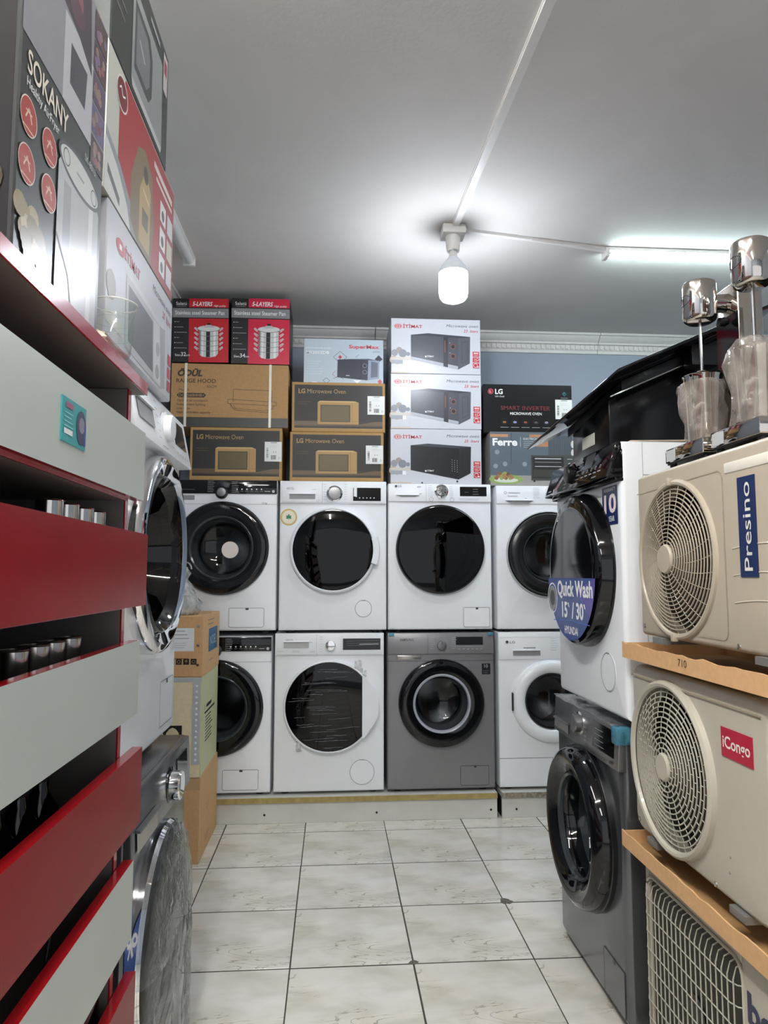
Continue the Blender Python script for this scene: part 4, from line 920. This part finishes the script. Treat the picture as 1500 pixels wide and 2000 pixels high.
def art_sok(A):
    rnd = random.Random(4); GD = ink('#8f8f97', .25)
    A.rect(0, .545, 1, 1, GD).poly([(.42, .545), (.42, .80), (.80, .80), (.80, .545)], ink('#b9b9c0', .25)).poly([(.50, .62), (.50, .74), (.72, .74), (.70, .62)], ink('#4c4c58', .25))
    A.poly([(.36, .82), (.50, .99), (.74, .99), (.78, .76), (.60, .80)], ink('#4a444c', .25)).ell(.52, .90, .036, ink('#8c5a64'), .030, 18).ell(.56, .86, .030, ink('#5f4a55'), .02, 16)
    for k in range(5):
        v = .50 + k * .10; A.rect(.80, v, .995, v + .092, ink(('#4a4044', '#6b6484', '#5d5068', '#53424a', '#5a464c')[k], .25))
        for q in range(7): A.ell(.83 + .13 * rnd.random(), v + .02 + .05 * rnd.random(), .008, ink(rnd.choice(('#8c5a60', '#7a6a8a', '#8c7a70', '#75505a'))), n=8)
    A.text('SOKANY', .055, .462, .058, ink('#e5dccb'), w=.44, bold=.012).text('Healthy AirFryer', .055, .425, .024, WHT, w=.34).text('SK-8015', .80, .475, .022, LGR, w=.16, al='C')
    Rd = ink('#a8443c', .25)
    for u, v in ((.085, .355), (.30, .355), (.085, .235), (.31, .235)):
        A.ell(u, v, .0255, ink('#d8c8be'), n=28).ell(u, v, .0238, Rd, n=28)
        A.line([(u - .03, v - .01), (u, v + .02), (u + .03, v - .01)], .0028, ink('#d8b8a0')).line([(u - .03, v + .01), (u + .03, v + .01)], .002, ink('#d8b8a0')); A.line([(u - .05, v - .032), (u + .05, v - .032)], .002, ink('#d8b8a0'))
    A.poly([(.40, 0), (.40, .36), (.46, .41), (.88, .41), (.94, .36), (.94, 0)], ink('#b4b7ba', .22)).rect(.47, 0, .56, .33, ink('#9aa0a6', .22)).rect(.80, 0, .86, .36, ink('#cfd2d4', .22))
    A.ell(.67, .40, .088, ink('#4a4c50'), .030, 30).ell(.67, .40, .080, ink('#c3c4c2'), .024, 30).ring(.49, .40, .013, .002, DKG).ring(.86, .40, .013, .002, DKG); A.line([(.62, .40), (.72, .40)], .004, GRY)
    A.line([(.40, .16), (.55, .08), (.60, 0)], .006, ink('#5c6064'))
    for k in range(22): A.ell(.02 + .24 * rnd.random(), .01 + .12 * rnd.random(), .018, ink(rnd.choice(('#a39672', '#8c7d58', '#b5aa8a', '#7c7054')), .25), .014, 10)
def sok_side(A, rt):
    rnd = random.Random(9)
    A.rect(.02, .02, .98, .98, ink('#1c1a18', .3))
    for k in range(90): A.ell(.06 + .88 * rnd.random(), .10 + .85 * rnd.random(), .012 + .014 * rnd.random(), ink(rnd.choice(('#2c2620', '#241f1a', '#3d3426', '#332b24', '#4a3f2c')), .3), n=16)
side_carton('tall dark air fryer carton with red round icons on the shelf top', -.395, .868, 1.183, 1.7178, 2.253, .36, pm('charcoal_gloss_card', '#3a3d3c', .28, var=.03), art_sok, side=sok_side)
side_carton('plain maroon carton standing behind the air fryer carton on the shelf top', -.62, 1.195, 1.272, 1.7178, 2.12, .30, pm('maroon_card', '#4a0f1b', .4), lambda A: A.rect(.1, .3, .5, .7, ink('#5f6066')))

# ================================================================== shelf unit with red and white front boards
sh = thing('shelf_unit', 'open shelf unit with alternating red and white front boards and red edges', 'shelf', (-.38, 1.45, 0), 90)
# local x runs along world Y (0 = far end, negative toward the camera), local y goes to the left wall
LS = 1.95
for z0, z1, mt, e in ((1.468, 1.606, WHITEB, 0.), (1.259, 1.403, REDB, .04), (1.050, 1.192, WHITEB, .0), (.830, .976, REDB, .045), (.628, .772, WHITEB, .005), (.405, .547, REDB, .045), (.19, .335, WHITEB, .005)):
    bm = addbox(bmesh.new(), -LS, e, 0, .020, z0, z1)
    for f in bm.faces:
        if abs(f.normal.z) > .5 or True:
            f.normal_update()
            if abs(f.normal.z) > .5: f.material_index = 1
    mesh('front_board', bm, [mt, REDE], sh, 0)
    d = box('shelf_deck', -LS, -.05, .022, .50, z0 - .004, z0 + .012, GREYB, sh); box('deck_edge', -LS, -.05, .0205, .0225, z0 - .004, z0 + .012, REDE, d)
def vpanel(x0, x1):
    p = box('side_panel', x0, x1, .024, .52, .0, 1.684, GREYB, sh); box('panel_edge', x0, x1, .0215, .0245, 0, 1.684, REDE, p)
vpanel(-.05, -.032); vpanel(-1.0, -.982); vpanel(-LS, -LS + .018)
box('back_panel', -LS, -.032, .52, .535, 0, 1.684, GREYB, sh)
tp = box('top_board', -LS, .005, .003, .55, 1.686, 1.7105, GREYB, sh); box('top_edge', -LS, .006, .0, .0035, 1.685, 1.711, REDE, tp, .001, 1)
box('top_laminate', -LS, .005, .003, .55, 1.7100, 1.7112, REDE, tp)
tg = box('price_sticker', -.447, -.350, -.002, .0, 1.508, 1.572, ink('#3aa0a4', .3), sh)
A = Art(.097, .064); A.ell(.78, .48, .020, ink('#3a4058'), .026, 18).ell(.80, .55, .012, ink('#8b8894'), .012, 12).rect(.08, .18, .42, .30, WHT).line([(.12, .84), (.42, .84)], .008, ink('#a05a78')); A.lines(.08, .66, .4, 4, .1, ink('#8fd0d0'), .0016); A.rect(.9, .1, .98, .6, ink('#3c4a9c'))
A.build(tg, O=(-.447, -.0022, 1.508))
# steel tumblers on the decks
def tumbler(label, X, Y, z, h=.15, r=.021, grp='steel tumblers on the shelf'):
    o = lathe('steel_tumbler', [(0, .002), (r * .86, .0), (r * .9, .004), (r, h), (r - .002, h), (r * .88, .006), (0, .006)], STEEL, None, axis='Z', n=24); o.location = (X, Y, z); setp(o, label, 'cup', grp)
    rm = bmesh.new(); addtube(rm, [(r * math.cos(2 * PI * i / 20), r * math.sin(2 * PI * i / 20), h) for i in range(20)], .0014, 5, True); mesh('rim', rm, STEEL, o)
od = ('nearest the camera', 'second nearest', 'third nearest', 'farthest')
for k, Y in enumerate((1.145, 1.215, 1.288, 1.358)): tumbler('steel tumbler behind the upper red board, %s of four' % od[k], -.445, Y, 1.272, .165)
for k, Y in enumerate((1.06, 1.135, 1.20, 1.275)): tumbler('steel tumbler behind the middle white board, %s of four' % od[k], -.455, Y, 1.063, .150, .022)
for k, Y in enumerate((.90, .98, 1.06, 1.14, 1.22)):
    o = lathe('dark_bottle', [(0, 0), (.028, 0), (.030, .01), (.030, .10), (.012, .13), (.012, .15), (0, .15)], BLACKGL, None, axis='Z', n=20); o.location = (-.47, Y, .8435)
    lathe('cap', [(.014, .145), (.014, .165), (0, .166)], BLACK, o, axis='Z', n=16); setp(o, 'black bottle on the shelf behind the lower red board, %s of five' % ('nearest the camera', 'second nearest', 'middle one', 'fourth nearest', 'farthest')[k], 'bottle', 'black bottles in the shelf')
o = tube('power_cable', [(-.43, 1.20, .850), (-.42, 1.26, .90), (-.43, 1.31, .925), (-.44, 1.36, .91), (-.45, 1.385, .86), (-.46, 1.34, .851)], .004, BLACK); setp(o, 'black power cable looped on the shelf above the lower red board', 'cable')
o = tube('power_cable', [(-.43, .95, .648), (-.415, 1.03, .67), (-.412, 1.10, .72), (-.415, 1.14, .80), (-.43, 1.15, .822)], .0025, BLACK); setp(o, 'thin black wire hanging in the gap above the lowest visible white board', 'cable')
o = box('black_appliance', -.56, -.41, 1.22, 1.38, .4175, .60, BLACKGL, None, .012, 3); setp(o, 'small black gloss appliance on the lowest visible deck of the shelf', 'appliance')
lathe('appliance_dial', [(0, -.012), (.018, -.012), (.018, .002)], BLACK, o, c=(-.48, 1.222, .52), n=16)
# clear plastic cup
CUPM = glass('clear_plastic', '#fafcfb', .05, 1.4, '#e8efec', .015)
o = lathe('plastic_cup', [(0, .004), (.026, .004), (.027, 0), (.029, .004), (.0375, .092), (.0400, .095), (.0385, .098), (.0365, .094), (.0285, .008), (0, .007)], CUPM, None, axis='Z', n=36); o.location = (-.397, 1.280, 1.7117)
setp(o, 'clear plastic cup on the red edged shelf top', 'cup')
rm = bmesh.new(); addtube(rm, [(.0395 * math.cos(2 * PI * i / 32), .0395 * math.sin(2 * PI * i / 32), .096) for i in range(32)], .0016, 6, True); mesh('rim', rm, glass('cup_rim', '#f4f6f4', .05, 1.6, '#ffffff', .35), o)
for z in (.035, .065):
    rb = bmesh.new(); rr = .0285 + (.0375 - .0285) * z / .092 + .0004; addtube(rb, [(rr * math.cos(2 * PI * i / 28), rr * math.sin(2 * PI * i / 28), z) for i in range(28)], .0006, 4, True); mesh('rib', rb, CUPM, o)
# crumpled wrapper beside it
bm = bmesh.new(); addlathe(bm, [(.0, .0), (.016, .0), (.022, .012), (.014, .024), (.0, .028)], 14, axis='Z', noise=lambda a, h: .35 * math.sin(5 * a + h * 300)); o = mesh('foil_scrap', bm, pm('scrap_card', '#b7ad97', .5), None, 20); o.location = (-.41, 1.215, 1.7115); setp(o, 'small crumpled wrapper beside the plastic cup', 'wrapper')
# ================================================================== air conditioner outdoor units
def fan_grille(name, parent, cx, cz, r0, r1, nr, spokes, m, stag, y=-.004, wire=.0021, dome=.012):
    bm = bmesh.new()
    def yy(r): return y - dome * (1 - (r / r1) ** 2)
    for i in range(nr + 1):
        r = r0 + (r1 - r0) * i / nr; n = 40 if r < .1 else 60; e = yy(r)
        addlathe(bm, [(r - wire * .5, e), (r + wire * .5, e), (r + wire * .5, e + .003), (r - wire * .5, e + .003), (r - wire * .5, e)], n, (cx, 0, cz))
    for i in range(nr):
        ra, rb = r0 + (r1 - r0) * i / nr, r0 + (r1 - r0) * (i + 1) / nr
        ns = spokes if not stag else max(14, int(2 * PI * rb / .034))
        for k in range(ns):
            tw = 0 if stag else .018; a = 2 * PI * (k + (.5 if stag and i % 2 else 0)) / ns + tw * i
            if not stag and rb < r1 * .5 and k % 2: continue
            addtube(bm, [(cx + ra * math.cos(a), yy(ra) + .0016, cz + ra * math.sin(a)), (cx + rb * math.cos(a + tw), yy(rb) + .0016, cz + rb * math.sin(a + tw))], wire * .42, 4)
    return mesh(name, bm, m, parent)
def ac_unit(label, loc, W, H, D, m, cx, cz, R, style, art, cr=.02):
    t = thing('air_conditioner_unit', label, 'air conditioner', loc, -90)
    shell('casing', W, H, D, (cx, cz, R - .004), m, t, r=.012, cr=cr, z0=.015, hd=.05)
    # dark chamber with the fan behind the grille
    lathe('fan_chamber', [(R - .004, .045), (R - .002, .12), (0, .125)], COIL, t, c=(cx, 0, cz), n=48)
    f = lathe('fan_hub', [(0, .03), (.045, .032), (.05, .05), (.05, .10)], BLACK, t, c=(cx, 0, cz), n=24)
    for k in range(3):
        bm = bmesh.new(); rows = []
        for i in range(7):
            q = .045 + (R - .065) * i / 6; s = .35 + .45 * i / 6; rows.append([bm.verts.new((cx + q * math.cos(k * 2.094 + .4 + s * (j / 6 - .5) * 1.7), .05 + .045 * j / 6, cz + q * math.sin(k * 2.094 + .4 + s * (j / 6 - .5) * 1.7))) for j in range(7)])
        for a, b2 in zip(rows[:-1], rows[1:]):
            for j in range(6): bm.faces.new((a[j], a[j + 1], b2[j + 1], b2[j]))
        mesh('fan_blade', bm, pm('fan_blade_grey', '#3f3c34', .5), f)
    for x in (-W / 2 + .12, W / 2 - .12): box('foot_rail', x - .03, x + .03, -.01, D + .01, 0, .016, pm('foot_tin', '#8f8f8c', .4, .5), t)
    for x, z in ((-W / 2 + .025, .04), (-W / 2 + .22, .028), (W / 2 - .22, .028)): lathe('screw', [(0, -.004), (.006, -.003), (.007, .001)], STEEL, t, c=(x, 0, z), n=12)
    if art:
        s = art(t)
    return t
# upper unit: radial grille
def a_pres(t):
    W = .70
    lathe('grille_frame', [(.185, -.003), (.188, -.008), (.194, -.009), (.199, -.006), (.201, .001)], ACB, t, c=(-.137, 0, .219), n=72)
    g_ = fan_grille('fan_grille', t, -.137, .219, .036, .186, 15, 28, ACB, False, wire=.0021, dome=.024)
    lathe('grille_hub', [(0, -.033), (.034, -.032), (.037, -.027), (.036, -.020)], ACB, g_, c=(-.137, 0, .219), n=32)
    for z in (.219 + .195, .219 - .195): box('grille_clip', -.137 - .006, -.137 + .006, -.018, -.002, z - .010, z + .010, ACB, t, .002)
    seam = pm('casing_seam', '#a89c88', .5)
    A = Art(1, 1); pts = [(-.335, .40)] + [(.055 + .02 * math.sin(q), .425 + .02 * math.cos(q) - .02) for q in [PI / 2 * i / 5 for i in range(6)]] + [(.075, .05), (.07, .035), (.055, .03)]
    A.line([(-.348, .405), (.072, .412), (.084, .406), (.090, .395), (.090, .055), (.085, .042), (.072, .036), (-.05, .036)], .003, seam)
    A.build(t, O=(0, -.0005, 0), names=('panel_seam', 'x'))
    for k in range(3):
        z = .235 - k * .058; bm = bmesh.new(); prof = [(x, z + .008 * math.sin((x - .12) / .22 * PI)) for x in [.12 + .22 * i / 10 for i in range(11)]]
        addtube(bm, [(x, .0005, zz) for x, zz in prof], .0022, 5); mesh('embossed_rib', bm, ACB, t)
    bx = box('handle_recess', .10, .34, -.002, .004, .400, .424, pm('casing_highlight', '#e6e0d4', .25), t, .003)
    l = box('brand_label', .150, .212, -.0022, .0, .175, .385, ink('#172a55', .3), t)
    A = Art(.21, .062); A.text('Presino', .06, .27, .46, ink('#d9d6cd'), w=.88, bold=.005)
    A.build(l, O=(.212, -.0024, .175), U=(0, 0, 1), V=(-1, 0, 0), names=('x', 'label_lettering'))
ac_unit('cream outdoor unit with radial round grille and blue label, top of the right stack', (.86, 1.592, 1.141), .70, .440, .26, ACB, -.137, .219, .190, 0, a_pres, .012)
def a_icon(t):
    c = (-.095, 0, .232)
    lathe('grille_frame', [(.196, -.008), (.200, -.016), (.207, -.018), (.214, -.012), (.217, .001)], ACW, t, c=c, n=72)
    g_ = fan_grille('fan_grille', t, c[0], c[2], .034, .199, 13, 0, ACW, True, wire=.0028, dome=.018)
    lathe('grille_hub', [(0, -.028), (.031, -.027), (.035, -.022), (.034, -.014)], ACW, g_, c=c, n=32)
    box('top_ledge', -.316, .300, -.004, .01, .432, .4355, pm('casing_seam', '#a89c88', .5), t)
    l = box('brand_label', .150, .268, -.0022, .0, .322, .385, ink('#b3163a', .3), t)
    A = Art(.118, .063); A.text('iCongo', .06, .33, .40, ink('#efe6dc'), w=.88, bold=.02); A.build(l, O=(.150, -.0024, .322), names=('x', 'label_lettering'))
    for x, z in ((.165, .11), (.16, .075)): lathe('screw', [(0, -.002), (.003, -.001), (.003, .001)], GRY, t, c=(x, 0, z), n=8)
ac_unit('pale outdoor unit with spiral round grille and red label, middle of the right stack', (.862, 1.700, .602), .64, .452, .26, ACW, -.095, .232, .205, 1, a_icon, .045)
# lowest unit: rectangular wire guard
t = thing('air_conditioner_unit', 'white outdoor unit with square wire guard standing on the floor, bottom of the right stack', 'air conditioner', (.866, 1.585, 0), -90)
W, H = .80, .535
bm = bmesh.new(); x0, x1, z0, z1 = -.375, .066, .06, .500
addbox(bm, -W / 2, W / 2, .03, .30, .015, .015 + H, .012, 3); mesh('casing', bm, ACW, t)
A_ = [( -W / 2 + .004, x0), (x1, W / 2 - .004)]
for a, b2 in A_: box('front_panel', a, b2, 0, .034, .018, .012 + H, ACW, t, .005, 3)
box('front_panel', x0 - .004, x1 + .004, 0, .04, z1, .012 + H, ACW, t, .006, 3); box('front_panel', x0 - .004, x1 + .004, 0, .04, .018, z0, ACW, t, .006, 3)
box('coil', x0 - .001, x1 + .001, .009, .031, z0, z1, COIL, t)
bm = bmesh.new(); n = 19
for i in range(n):
    x = x0 + .012 + (x1 - x0 - .024) * i / (n - 1)
    addtube(bm, [(x, .016, z1 - .002), (x, -.004, z1 - .012), (x, -.012, z1 - .035), (x, -.012, z0 + .035), (x, -.004, z0 + .012), (x, .016, z0 + .002)], .0018, 5)
for j in range(9):
    z = z1 - .045 - (z1 - z0 - .09) * j / 8
    addtube(bm, [(x0 + .002, .016, z), (x0 - .006, -.006, z), (x0 + .012, -.014, z), (x1 - .025, -.014, z), (x1 - .006, -.006, z), (x1 + .002, .012, z)], .0016, 5)
mesh('wire_guard', bm, ACW, t)
fr = bmesh.new(); pts = []
for qx, qz, a0 in ((x1 - .03, z1 - .03, 0), (x0 + .03, z1 - .03, PI / 2), (x0 + .03, z0 + .03, PI), (x1 - .03, z0 + .03, 1.5 * PI)):
    pts += [(qx + .038 * math.cos(a0 + PI / 2 * i / 5), -.001, qz + .038 * math.sin(a0 + PI / 2 * i / 5)) for i in range(6)]
addtube(fr, pts, .0045, 6, True); mesh('guard_frame', fr, ACW, t)
f = lathe('fan_hub', [(0, .004), (.04, .005), (.04, .012)], BLACK, t, c=(-.145, 0, .28), n=20)
A = Art(.30, .10); A.text('beko', 0, .2, .60, ink('#20264f'), w=.62, bold=.04); A.build(t, O=(.085, 0, .378), names=('x', 'brand_lettering'))
for x in (-.30, .30): box('foot_rail', x - .03, x + .03, -.01, .31, 0, .016, pm('foot_tin', '#8f8f8c', .4, .5), t)
# cardboard trays under the two upper units
def tray(label, loc, W, D, h, text=None):
    t = thing('cardboard_tray', label, 'tray', loc, -90)
    rnd = random.Random(int(W * 1000)); bm = bmesh.new(); n = 24; top = [(-W / 2 + W * i / n, h - rnd.uniform(0, .006)) for i in range(n + 1)]
    addprism(bm, [(-W / 2, 0.0)] + [(x, z) for x, z in top] + [(W / 2, 0.0)], 0, .004, 'Y'); mesh('front_flap', bm, CARD2, t, 0)
    for x in (-W / 2, W / 2 - .004): box('side_flap', x, x + .004, .004, D, 0, h - .004, CARD2, t)
    box('tray_floor', -W / 2, W / 2, .004, D, 0, .005, CARD, t); box('back_flap', -W / 2, W / 2, D - .004, D, 0, h - .004, CARD2, t)
    if text: A = Art(.07, .03); A.text(text, .1, .2, .6, ink('#3a2c1c'), w=.6); A.build(t, O=(-.055, 0, .010), names=('x', 'printed_number'))
    bm = bmesh.new(); rows = []
    for i in range(25):
        x = -W / 2 + .03 + (W - .06) * i / 24; rows.append([bm.verts.new((x, .006 + .016 * k, .007 + .010 * rnd.random())) for k in range(2)])
    for a, b2 in zip(rows[:-1], rows[1:]): bm.faces.new((a[0], a[1], b2[1], b2[0]))
    mesh('packing_film', bm, FILM, t)
    return t
tray('cardboard tray printed 710 under the topmost outdoor unit', (.832, 1.632, 1.0855), .76, .31, .0455, '710')
tray('torn cardboard tray under the middle outdoor unit', (.832, 1.622, .5515), .86, .31, .044)

# ================================================================== range hood on the right hand washers
h = thing('range_hood', 'black range hood with sloping glass panel on top of the black panelled washer', 'range hood', (.90, 2.30, 1.720), 0)
HX, HY, HZ = .90, 2.30, 1.720
def L(x, y, z): return (x - HX, y - HY, z - HZ)
def zp(x, y): return 1.93 + .44 * (x - .84) - .136 * (y - 2.0)
bm = bmesh.new(); hb = []
xa, xb, ya, yb = .872, 1.33, 2.16, 2.50
for x, y in ((xa, ya), (xb, ya), (xb, yb), (xa, yb)): hb.append((bm.verts.new(L(x, y, 1.7275)), bm.verts.new(L(x, y, zp(x, y) - .045))))
for i in range(4): a, b2 = hb[i], hb[(i + 1) % 4]; bm.faces.new((a[0], b2[0], b2[1], a[1]))
bm.faces.new([p[0] for p in hb]); bm.faces.new([p[1] for p in hb]); bmesh.ops.recalc_face_normals(bm, faces=bm.faces)
bmesh.ops.bevel(bm, geom=bm.edges[:], offset=.004, segments=2, affect='EDGES', profile=.5)
mesh('hood_body', bm, pm('satin_black_steel', '#0b0c0f', .2, 0., var=.05, spec=.3), h)
def slab(name, c4, th, m, parent, bev=.002):
    bm = bmesh.new(); up = [bm.verts.new(L(*p)) for p in c4]; dn = [bm.verts.new(L(p[0], p[1], p[2] - th)) for p in c4]; n = len(c4)
    for i in range(n): bm.faces.new((up[i], up[(i + 1) % n], dn[(i + 1) % n], dn[i]))
    bm.faces.new(up); bm.faces.new(dn[::-1]); bmesh.ops.recalc_face_normals(bm, faces=bm.faces)
    if bev: bmesh.ops.bevel(bm, geom=bm.edges[:], offset=bev, segments=2, affect='EDGES', profile=.5)
    return mesh(name, bm, m, parent)
def pp(x, y, o=0): return (x, y, zp(x, y) + o)
gp = slab('glass_panel', [pp(.730, 2.60), pp(.84, 2.0), pp(1.36, 2.0), pp(1.36, 2.60)], .010, BLACKGL, h)
slab('filter_frame', [pp(.86, 2.52, -.012), pp(.90, 2.12, -.012), pp(1.34, 2.12, -.012), pp(1.34, 2.52, -.012)], .034, BLACK, h)
slab('steel_trim', [pp(.862, 2.125, -.046), pp(.862, 2.118, -.046), pp(1.335, 2.118, -.046), pp(1.335, 2.125, -.046)], .004, STEEL, h, 0)
box('rating_label', xa - .0015 - HX, xa - HX, 2.285 - HY, 2.40 - HY, .035, .075, ink('#c9cabb'), h)
box('hinge_bracket', 1.10 - HX, 1.19 - HX, 2.06 - HY, 2.115 - HY, zp(1.14, 2.08) - .085 - HZ, zp(1.14, 2.08) - .02 - HZ, BLACK, h, .003)

# ================================================================== drink mixers on the topmost outdoor unit
def wrap(parent, prof, c, m, seed, amp=.08):
    rnd = random.Random(seed); ph = [rnd.uniform(0, 6) for _ in range(6)]
    def nz(a, hh): return amp * (math.sin(3 * a + hh * 38 + ph[0]) + .5 * math.sin(6 * a - hh * 60 + ph[1]) + .3 * math.sin(11 * a + hh * 90 + ph[2]))
    return mesh('plastic_wrap', addlathe(bmesh.new(), prof, 44, c, 'Z', noise=nz), m, parent, 60)
bm = bmesh.new(); rows = []
for i in range(13):
    x = .895 + .42 * i / 12; rows.append([bm.verts.new((x, 2.055 + .58 * k / 8, 1.7215 + (.010 * max(0, 1 - k / 1.5) * (i / 12)))) for k in range(9)])
for a, b2 in zip(rows[:-1], rows[1:]):
    for k in range(8): bm.faces.new((a[k], a[k + 1], b2[k + 1], b2[k]))
o = mesh('cardboard_sheet', bm, pm('pale_sheet', '#b9a894', .7), None); md = o.modifiers.new('thickness', 'SOLIDIFY'); md.thickness = .004; md.offset = 1.
setp(o, 'thin beige cardboard sheet lying under the black range hood', 'cardboard')
WRAPF = glass('mixer_wrap', '#e8e4de', .18, 1.4, '#dcd2c8', .24, .8, 22.)
BRN = pm('polished_steel', '#d2cbc3', .06, 1., var=.02)
def mixer(label, Y, seed, wrapprof):
    t = thing('drink_mixer', label, 'drink mixer', (.872, Y, 1.597), -90)
    w = .095
    for x in (-w + .015, w - .015):
        for y in (.015, .20): lathe('rubber_foot', [(.009, 0), (.009, .014), (0, .014)], BLACK, t, c=(x, y, 0), axis='Z', n=12)
    b = box('base', -w, w, 0, .215, .013, .050, BRN, t, .003); box('base_plinth', -w + .004, w - .004, .004, .21, .009, .014, BLACK, t)
    A = Art(.19, .037); A.rect(.04, .12, .30, .88, ink('#b9bcbc', .2)); A.build(b, O=(-w, 0, .013), names=('base_sticker', 'x'))
    box('column', -.050, .050, .130, .195, .050, .46, BRN, t, .004, 3)
    box('column_front', -.048, .048, .1285, .131, .06, .38, BLACKGL, t)
    lathe('arm', [(.026, 0), (.022, .03), (.026, .075)], BRN, t, c=(0, .065, .415), n=28)
    hd = lathe('motor_head', [(0, -.002), (.030, -.001), (.038, .004), (.0415, .012), (.0415, .094), (.040, .100), (.036, .103), (0, .104)], BRN, t, c=(0, .058, .364), axis='Z', n=44)
    bm = bmesh.new(); N = 24
    addtube(bm, [(.022 * math.cos(2 * PI * i / N), .058 - math.sqrt(.0419 ** 2 - (.022 * math.cos(2 * PI * i / N)) ** 2), .418 + .013 * math.sin(2 * PI * i / N)) for i in range(N)], .0008, 4, True); mesh('brand_oval', bm, DKG, hd)
    tube('spindle', [(0, .058, .37), (0, .058, .19)], .0042, STEEL, t, 10)
    for z in (.235, .200): lathe('agitator', [(.0, -.002), (.012, -.002), (.013, 0), (.012, .002), (0, .002)], STEEL, t, c=(0, .058, z), axis='Z', n=16)
    lathe('switch_knob', [(0, -.004), (.011, -.002), (.012, .012), (.006, .022)], BLACK, t, c=(.018, .10, .36), n=16)
    c = lathe('mixing_cup', [(0, .052), (.034, .052), (.037, .058), (.046, .215), (.049, .222), (.047, .224), (.044, .216), (.035, .062), (0, .06)], BRN, t, c=(0, .058, 0), axis='Z', n=44)
    wrap(c, wrapprof, (0, .058, 0), WRAPF, seed); return t
mixer('chrome drink mixer with film wrapped cup, the farther of two on the topmost outdoor unit', 1.695, 3, [(.044, .053), (.050, .07), (.048, .10), (.056, .13), (.054, .16), (.060, .19), (.056, .205)])
mixer('chrome drink mixer with film bag over its cup, the nearer of two', 1.470, 8, [(.056, .053), (.056, .08), (.052, .12), (.056, .16), (.062, .19), (.060, .22), (.045, .24), (.030, .245)])

# ================================================================== stock behind the mixers
o = carton('plain large brown carton on the floor behind the outdoor units', 1.62, 2.22, 1.85, 0, 1.66, .60, CARD, None, name='shipping_carton')
carton('red and pink carton standing behind the drink mixers', 1.62, 2.20, 1.88, 1.663, 2.10, .40, pm('rose_card', '#a83a4e', .4), lambda A: A.rect(.05, .1, .95, .45, ink('#c9b9b4')).rect(.1, .55, .6, .85, ink('#7a1f30')), name='appliance_carton')
